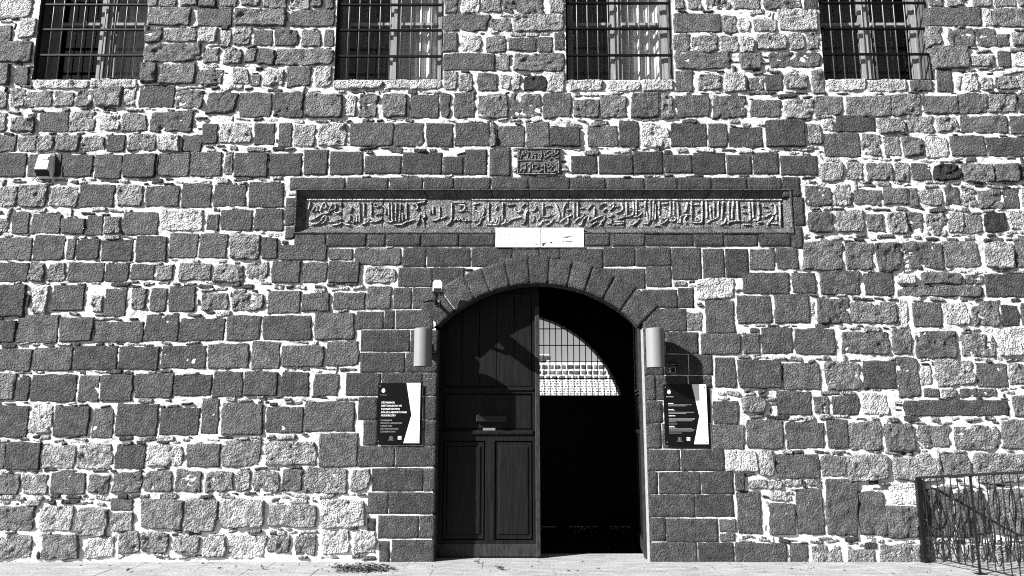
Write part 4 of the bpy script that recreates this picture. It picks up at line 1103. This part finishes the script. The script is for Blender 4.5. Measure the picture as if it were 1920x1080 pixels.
# the print here is too fine to read in the photograph: rows of bold headings and small type as bars of type
rl_bars = [(.325, .12, 1), (.345, .54, 0), (.362, .41, 0), (.425, .12, 1), (.443, .16, 0), (.468, .58, 0), (.488, .4, 0), (.528, .155, 1), (.572, .6, 0), (.590, .58, 0), (.608, .54, 0), (.625, .15, 0), (.66, .19, 0), (.702, .12, 1), (.72, .15, 0), (.738, .52, 0), (.757, .58, 0), (.775, .55, 0), (.808, .28, 0)]
divr = [(.655, 0), (.985, 0), (.985, .985), (.655, .985), (.80, .53)]
sign(1245.5, 1327.5, 720.5, 834.5, 'black and white sign with rows of fine print, under the lamp beside the number plate', rl, divr)
SY = -.034
X0, X1 = at(1245.5, 777, SY).x, at(1327.5, 777, SY).x; Z1_, Z0_ = at(1286, 720.5, SY).z, at(1286, 834.5, SY).z
board = [o for o in bpy.data.objects if o.name.startswith('board')][-1]
bw_, gw_ = MB(), MB(); r3 = random.Random(5)
for v, w_, bold in rl_bars:
    x = X0 + .1 * (X1 - X0); end = x + w_ * (X1 - X0); z = Z1_ - v * (Z1_ - Z0_); hh = .0085 if bold else .0055
    while x < end:
        ww = r3.uniform(.006, .022)
        (bw_ if bold else gw_).add([(x, SY - .0012, z), (min(x + ww, end), SY - .0012, z), (min(x + ww, end), SY - .0012, z + hh), (x, SY - .0012, z + hh)], [(0, 1, 2, 3)])
        x += ww + .003
bw_.build('lettering', 'white', board, ((X0+X1)/2, SY, Z0_)); gw_.build('small_lettering', 'grey_print', board, ((X0+X1)/2, SY, Z0_))

# number plate
nx0, nx1, nz1, nz0 = at(1249.5, 694, -.012).x, at(1266.5, 694, -.012).x, at(1258, 687.5, -.012).z, at(1258, 700, -.012).z
np_ = empty('number_plate', ((nx0+nx1)/2, 0, nz0), 'small dark house number plate reading 2, in the shadow of the wall lamp', 'number plate')
b = MB(); b.bbox(nx0, nx1, -.022, 0, nz0, nz1, .001); pb = b.build('plate', 'black_gloss', np_, ((nx0+nx1)/2, -.012, nz0))
b = MB()
for (a_, c_, d_, e_) in ((nx0+.003, nx1-.003, nz1-.006, nz1-.003), (nx0+.003, nx1-.003, nz0+.003, nz0+.006), (nx0+.003, nx0+.006, nz0+.006, nz1-.006), (nx1-.006, nx1-.003, nz0+.006, nz1-.006)):
    b.box(a_, c_, -.024, -.0215, d_, e_)
put_text(b, '2', nx0 + .024, nz0 + .018, -.0235, .046, .028, .01)
b.build('lettering', 'white', pb, ((nx0+nx1)/2, -.02, nz0))
b = MB(); b.bbox(nx0 - .004, nx1 + .02, -.02, 0, nz1 + .012, nz1 + .042, .001); hp = b.build('name_strip', 'black_gloss', np_, ((nx0+nx1)/2, -.01, nz1))
b = MB(); disc(b, nx0 + .012, nz1 + .027, .009, -.0212); b.box(nx0 + .035, nx1, -.0215, -.0195, nz1 + .024, nz1 + .03); b.build('lettering', 'grey_print', hp, (nx0, -.02, nz1))

# ------------------------------------------------------------------ security camera
ca = at(820, 569)
sc_ = empty('security_camera', (ca.x, 0, ca.z), 'white box security camera on a dark bracket at the left shoulder of the arch', 'security camera')
b = MB(); b.bbox(ca.x - .03, ca.x + .03, -.022, .0, ca.z - .035, ca.z + .035, .004); b.build('wall_plate', 'lamp', sc_, (ca.x, -.02, ca.z))
top = at(820, 546, -.2)
b = MB(); b.tube([(ca.x, -.02, ca.z), (ca.x - .005, -.09, ca.z - .02), (ca.x - .002, -.17, ca.z + .03), (top.x, -.22, top.z + .0)], [.022, .022, .02, .024], 10); b.build('arm', 'plastic_dark', sc_, (ca.x, -.1, ca.z), True)
cb = at(820.5, 535, -.42)
b = MB(); b.tube([(top.x, -.22, top.z - .02), (top.x, -.22, top.z + .05)], .034, 14); b.build('swivel', 'plastic_dark', sc_, (top.x, -.22, top.z))
bw2, bh2 = .054, .066
b = MB(); vs = []
for (yy_, dz, s_) in ((-.44, -.012, .96), (-.43, -.01, 1), (-.16, .05, 1), (-.15, .052, .94)):
    for (sx, sz) in ((-1, -1), (1, -1), (1, .55), (.6, 1), (-.6, 1), (-1, .55)): vs.append((cb.x + sx*bw2*s_, yy_, cb.z + sz*bh2*s_ + dz*.5))
fs = [tuple(range(6)), tuple(range(23, 17, -1))]
for i in range(3):
    for k in range(6): fs.append((i*6+k, i*6+(k+1) % 6, (i+1)*6+(k+1) % 6, (i+1)*6+k))
b.add(vs, fs); b.build('housing', 'plastic', sc_, tuple(cb))
b = MB(); b.box(cb.x - bw2*.8, cb.x + bw2*.8, -.446, -.438, cb.z - bh2 - .006, cb.z - bh2*.55); lens = b.build('lens_window', 'plastic_dark', sc_, tuple(cb))
b = MB(); b.box(cb.x - bw2*1.04, cb.x + bw2*1.04, -.38, -.18, cb.z - bh2 - .014, cb.z - bh2*.2 + .0); 
b.build('underside', 'plastic_dark', sc_, tuple(cb))
b = MB(); b.tube([(ca.x - .03, -.012, ca.z + .03), (ca.x - .1, -.014, ca.z + .035), (ca.x - .17, -.013, ca.z + .02)], .008, 6); b.build('cable', 'iron', sc_, (ca.x - .1, 0, ca.z), True)

# ------------------------------------------------------------------ alarm siren box
sa0, sa1 = at(65.5, 310, -.08), at(97, 310, -.08)
az1, az0 = at(82, 289, -.05).z, at(82, 332, -.08).z
ab = empty('alarm_siren', ((sa0.x + sa1.x)/2, 0, az0), 'white faceted alarm siren box with dark lower lens high on the wall', 'alarm')
xm, hw, hh = (sa0.x + sa1.x)/2, (sa1.x - sa0.x)/2, az1 - az0
prof = [(1.0, .86, .045), (.93, .88, .075), (.30, .98, .115), (.06, .9, .06), (0, .84, .03)]   # height, width factor, depth
b = MB(); vs = []
for (t, wf, d) in prof:
    z = az0 + t*hh
    vs += [(xm - hw*wf, 0, z), (xm - hw*wf, -d*.55, z), (xm - hw*wf*.82, -d, z), (xm + hw*wf*.7, -d, z), (xm + hw*wf, -d*.5, z), (xm + hw*wf, 0, z)]
fs = [(0, 1, 2, 3, 4, 5), tuple(range(len(vs)-1, len(vs)-7, -1))]
for i in range(len(prof)-1):
    for k in range(5): fs.append((i*6+k, i*6+k+1, (i+1)*6+k+1, (i+1)*6+k))
b.add(vs, fs); b.build('casing', 'plastic', ab, (xm, -.05, az0))
b = MB()
def pz(t): return az0 + t*hh
b.add([(xm - hw*.78, -.116, pz(.275)), (xm + hw*.66, -.116, pz(.275)), (xm + hw*.84, -.085, pz(.24)), (xm + hw*.78, -.05, pz(.045)), (xm + hw*.6, -.068, pz(.045)), (xm - hw*.7, -.068, pz(.045))], [(0, 1, 4, 5), (1, 2, 3, 4)])
b.v = [(v[0], v[1] - .006, v[2] - .002) for v in b.v]
b.build('lens', 'plastic_dark', ab, (xm, -.08, az0))
b = MB(); b.bbox(xm - hw*.25, xm + hw*.55, -.098, -.07, pz(.72), pz(.86), .002); b.build('label', 'plastic', ab, (xm, -.09, pz(.8)))

# ------------------------------------------------------------------ wrought iron railing
P1 = at_ground(1730, 1059); P2 = at_ground(1838, 1077)
P1 = at(1731, 1054); P1.y = -.045; P1.z = 0; dirr = Vector((P2.x - P1.x, P2.y - P1.y, 0)); stepL = dirr.length; dirr.normalize()
LEN = 1.75
rl_ = empty('iron_railing', (P1.x, P1.y, 0), 'black wrought iron railing with bulged bars and scrolls coming out from the wall', 'railing')
def rp(s, z): return Vector((P1.x + dirr.x*s, P1.y + dirr.y*s, z))
ztop = lambda s: .925 + .115*s; zbot = lambda s: .085 - .06*s*.5
b = MB(); b.tube([rp(-.01, ztop(0) + .005), rp(LEN, ztop(LEN) + .005)], .016, 4); b.build('top_rail', 'iron', rl_, tuple(rp(0, .9)))
b = MB(); b.tube([rp(0, zbot(0)), rp(LEN, zbot(LEN))], .010, 4); b.build('bottom_rail', 'iron', rl_, tuple(rp(0, .08)))
b = MB(); c_ = rp(0, 0); b.box(c_.x - .026, c_.x + .026, c_.y - .026, c_.y + .026, 0, ztop(0) + .012); b.build('post', 'iron', rl_, tuple(c_))
for s in (stepL, stepL * 2.4):
    b = MB(); c_ = rp(s, 0); b.box(c_.x - .010, c_.x + .010, c_.y - .010, c_.y + .010, 0, ztop(s)); b.box(c_.x - .05, c_.x + .05, c_.y - .05, c_.y + .05, 0.001, .01)
    b.build('post', 'iron', rl_, tuple(c_))
s = .08; k = 0
while s < LEN:
    b = MB(); b.tube([rp(s, zbot(s)), rp(s, ztop(s))], .0062, 5); 
    hi = k % 2 == 0
    lens_ = [(.50, .86)] if hi else [(.22, .56)]
    if k % 4 == 0: lens_.append((.12, .4))
    for (t0, t1) in lens_:
        H0, H1 = zbot(s) + t0*(ztop(s) - zbot(s)), zbot(s) + t1*(ztop(s) - zbot(s))
        for (ox, oy) in ((1, 0), (-1, 0), (0, 1)):
            pts = []
            for j in range(9):
                t = j/8; a = math.sin(math.pi*t)**.8*.033
                q = rp(s, H0 + (H1 - H0)*t); pts.append((q.x + dirr.x*a*ox - dirr.y*a*oy, q.y + dirr.y*a*ox + dirr.x*a*oy, q.z))
            b.tube(pts, .0058, 4, False)
        for H_ in (H0, H1): b.tube([rp(s, H_ - .012), rp(s, H_ + .012)], .0105, 6)
    # small c-scroll
    cz = zbot(s) + (.44 if hi else .64)*(ztop(s) - zbot(s)); sg = 1 if k % 3 else -1
    b.tube([tuple(rp(s + sg*(.006 + .02*(1 - math.cos(t))), cz + .022*math.sin(t))) for t in [i*.7 for i in range(8)]], .0055, 4, False)
    b.build('baluster', 'iron', rl_, tuple(rp(s, .1)))
    s += .086; k += 1
for sc0 in (.16, .52, .9, 1.3):
    b = MB()
    for sg in (-1, 1):
        b.tube([tuple(rp(sc0 + sg*(.05 + (.055 - .005*i)*math.cos(i*.55)), .30 + .012*i + (.055 - .004*i)*math.sin(i*.55))) for i in range(11)], .0055, 4, False)
        b.tube([tuple(rp(sc0 + sg*(.05*t), .12 + .16*t*t)) for t in (0, .25, .5, .75, 1)], .0055, 4, False)
    b.build('scroll', 'iron', rl_, tuple(rp(sc0, .2)))

# ------------------------------------------------------------------ leaves on the pavement
r4 = random.Random(3); lf = MB()
def leaf_at(px, py, sz):
    q = at_ground(px, py); a = r4.uniform(0, 6.28); ln_, wd = sz*r4.uniform(.7, 1.4), sz*r4.uniform(.3, .5)
    t = r4.uniform(-.5, .5); z = r4.uniform(.004, .03)
    ux, uy = math.cos(a), math.sin(a)
    pts = [(-ln_, 0, 0), (-ln_*.3, wd, .012), (ln_*.4, wd*.8, .016), (ln_, 0, .006), (ln_*.4, -wd*.8, .014), (-ln_*.3, -wd, .01)]
    lf.add([(q.x + x*ux - y*uy, q.y + x*uy + y*ux, z + zz + y*t) for x, y, zz in pts] , [(0, 1, 2, 3), (0, 3, 4, 5)])
for i in range(420):
    leaf_at(r4.gauss(678, 24), min(1076, max(1060, r4.gauss(1069, 3.0))), r4.uniform(.012, .03))
for i in range(70): leaf_at(r4.uniform(0, 1920), r4.uniform(1056, 1079), r4.uniform(.008, .02))
for (a, b) in ((936, 1069), (940, 1070), (932, 1069), (895, 1058), (492, 1069), (240, 1073), (413, 1068)):
    for i in range(4): leaf_at(a + r4.uniform(-4, 4), b + r4.uniform(-.8, .8), .02)
o = lf.build('leaf_litter', 'leaf'); o['kind'] = 'stuff'; tag(o, 'dry leaves swept into a heap on the pavement', 'leaves')

# ------------------------------------------------------------------ courtyard wall seen through the gate
FY_ = 26.0
cw = empty('courtyard_wall', (at(1080, 900, FY_).x, FY_, FL), 'sunlit stone courtyard wall seen through the barred arch', 'wall')
ztopw = at(1080, 679, FY_).z
b = MB(); b.box(-16, 18, FY_, FY_ + .8, FL, ztopw); b.box(at(985, 700, FY_).x, at(1030, 700, FY_).x, FY_ + .01, FY_ + .7, ztopw - .02, at(1020, 664, FY_).z)
b.build('mortar', 'mortar', cw, (0, FY_, 0))
r5 = random.Random(9); V_, Q_, T_, n0 = [], [], [], 0
z = FL + .05
while z < ztopw - .1:
    upper = z > at(1080, 712, FY_).z
    hh_ = r5.uniform(.17, .22) if upper else .08
    x = at(990, 700, FY_).x
    while x < at(1185, 700, FY_).x:
        w_ = r5.uniform(.15, .34) if upper else r5.uniform(.08, .15)
        V, Q = block(w_, hh_, r5, .01, .03, .02, .006, .12, .05, .01, .12, .05, .1, .1)
        V = V + np.array([x + w_/2, FY_, z + hh_/2]); V_.append(V); Q_.append(Q + n0); n0 += len(V)
        T_.append(np.full(len(V), r5.choice([.06, .09, .14, .2] if upper else [.12, .2, .3]))); x += w_ + (.05 if upper else .035)
    z += hh_ + (.05 if upper else .035)
for k in range(16):
    w_ = r5.uniform(.18, .3); xx = r5.uniform(at(990, 700, FY_).x, at(1028, 700, FY_).x); zz = r5.uniform(ztopw + .05, at(1020, 668, FY_).z)
    V, Q = block(w_, .16, r5, .01, .03, .02, .006, .12, .05, .01, .12, .05, .1, .1)
    V = V + np.array([xx, FY_, zz]); V_.append(V); Q_.append(Q + n0); n0 += len(V); T_.append(np.full(len(V), .1))
me = make_mesh('courtyard_stones', np.concatenate(V_), np.concatenate(Q_), np.concatenate(T_), .2)
o = link('courtyard_stones', me, 'stone', cw); o['kind'] = 'stuff'
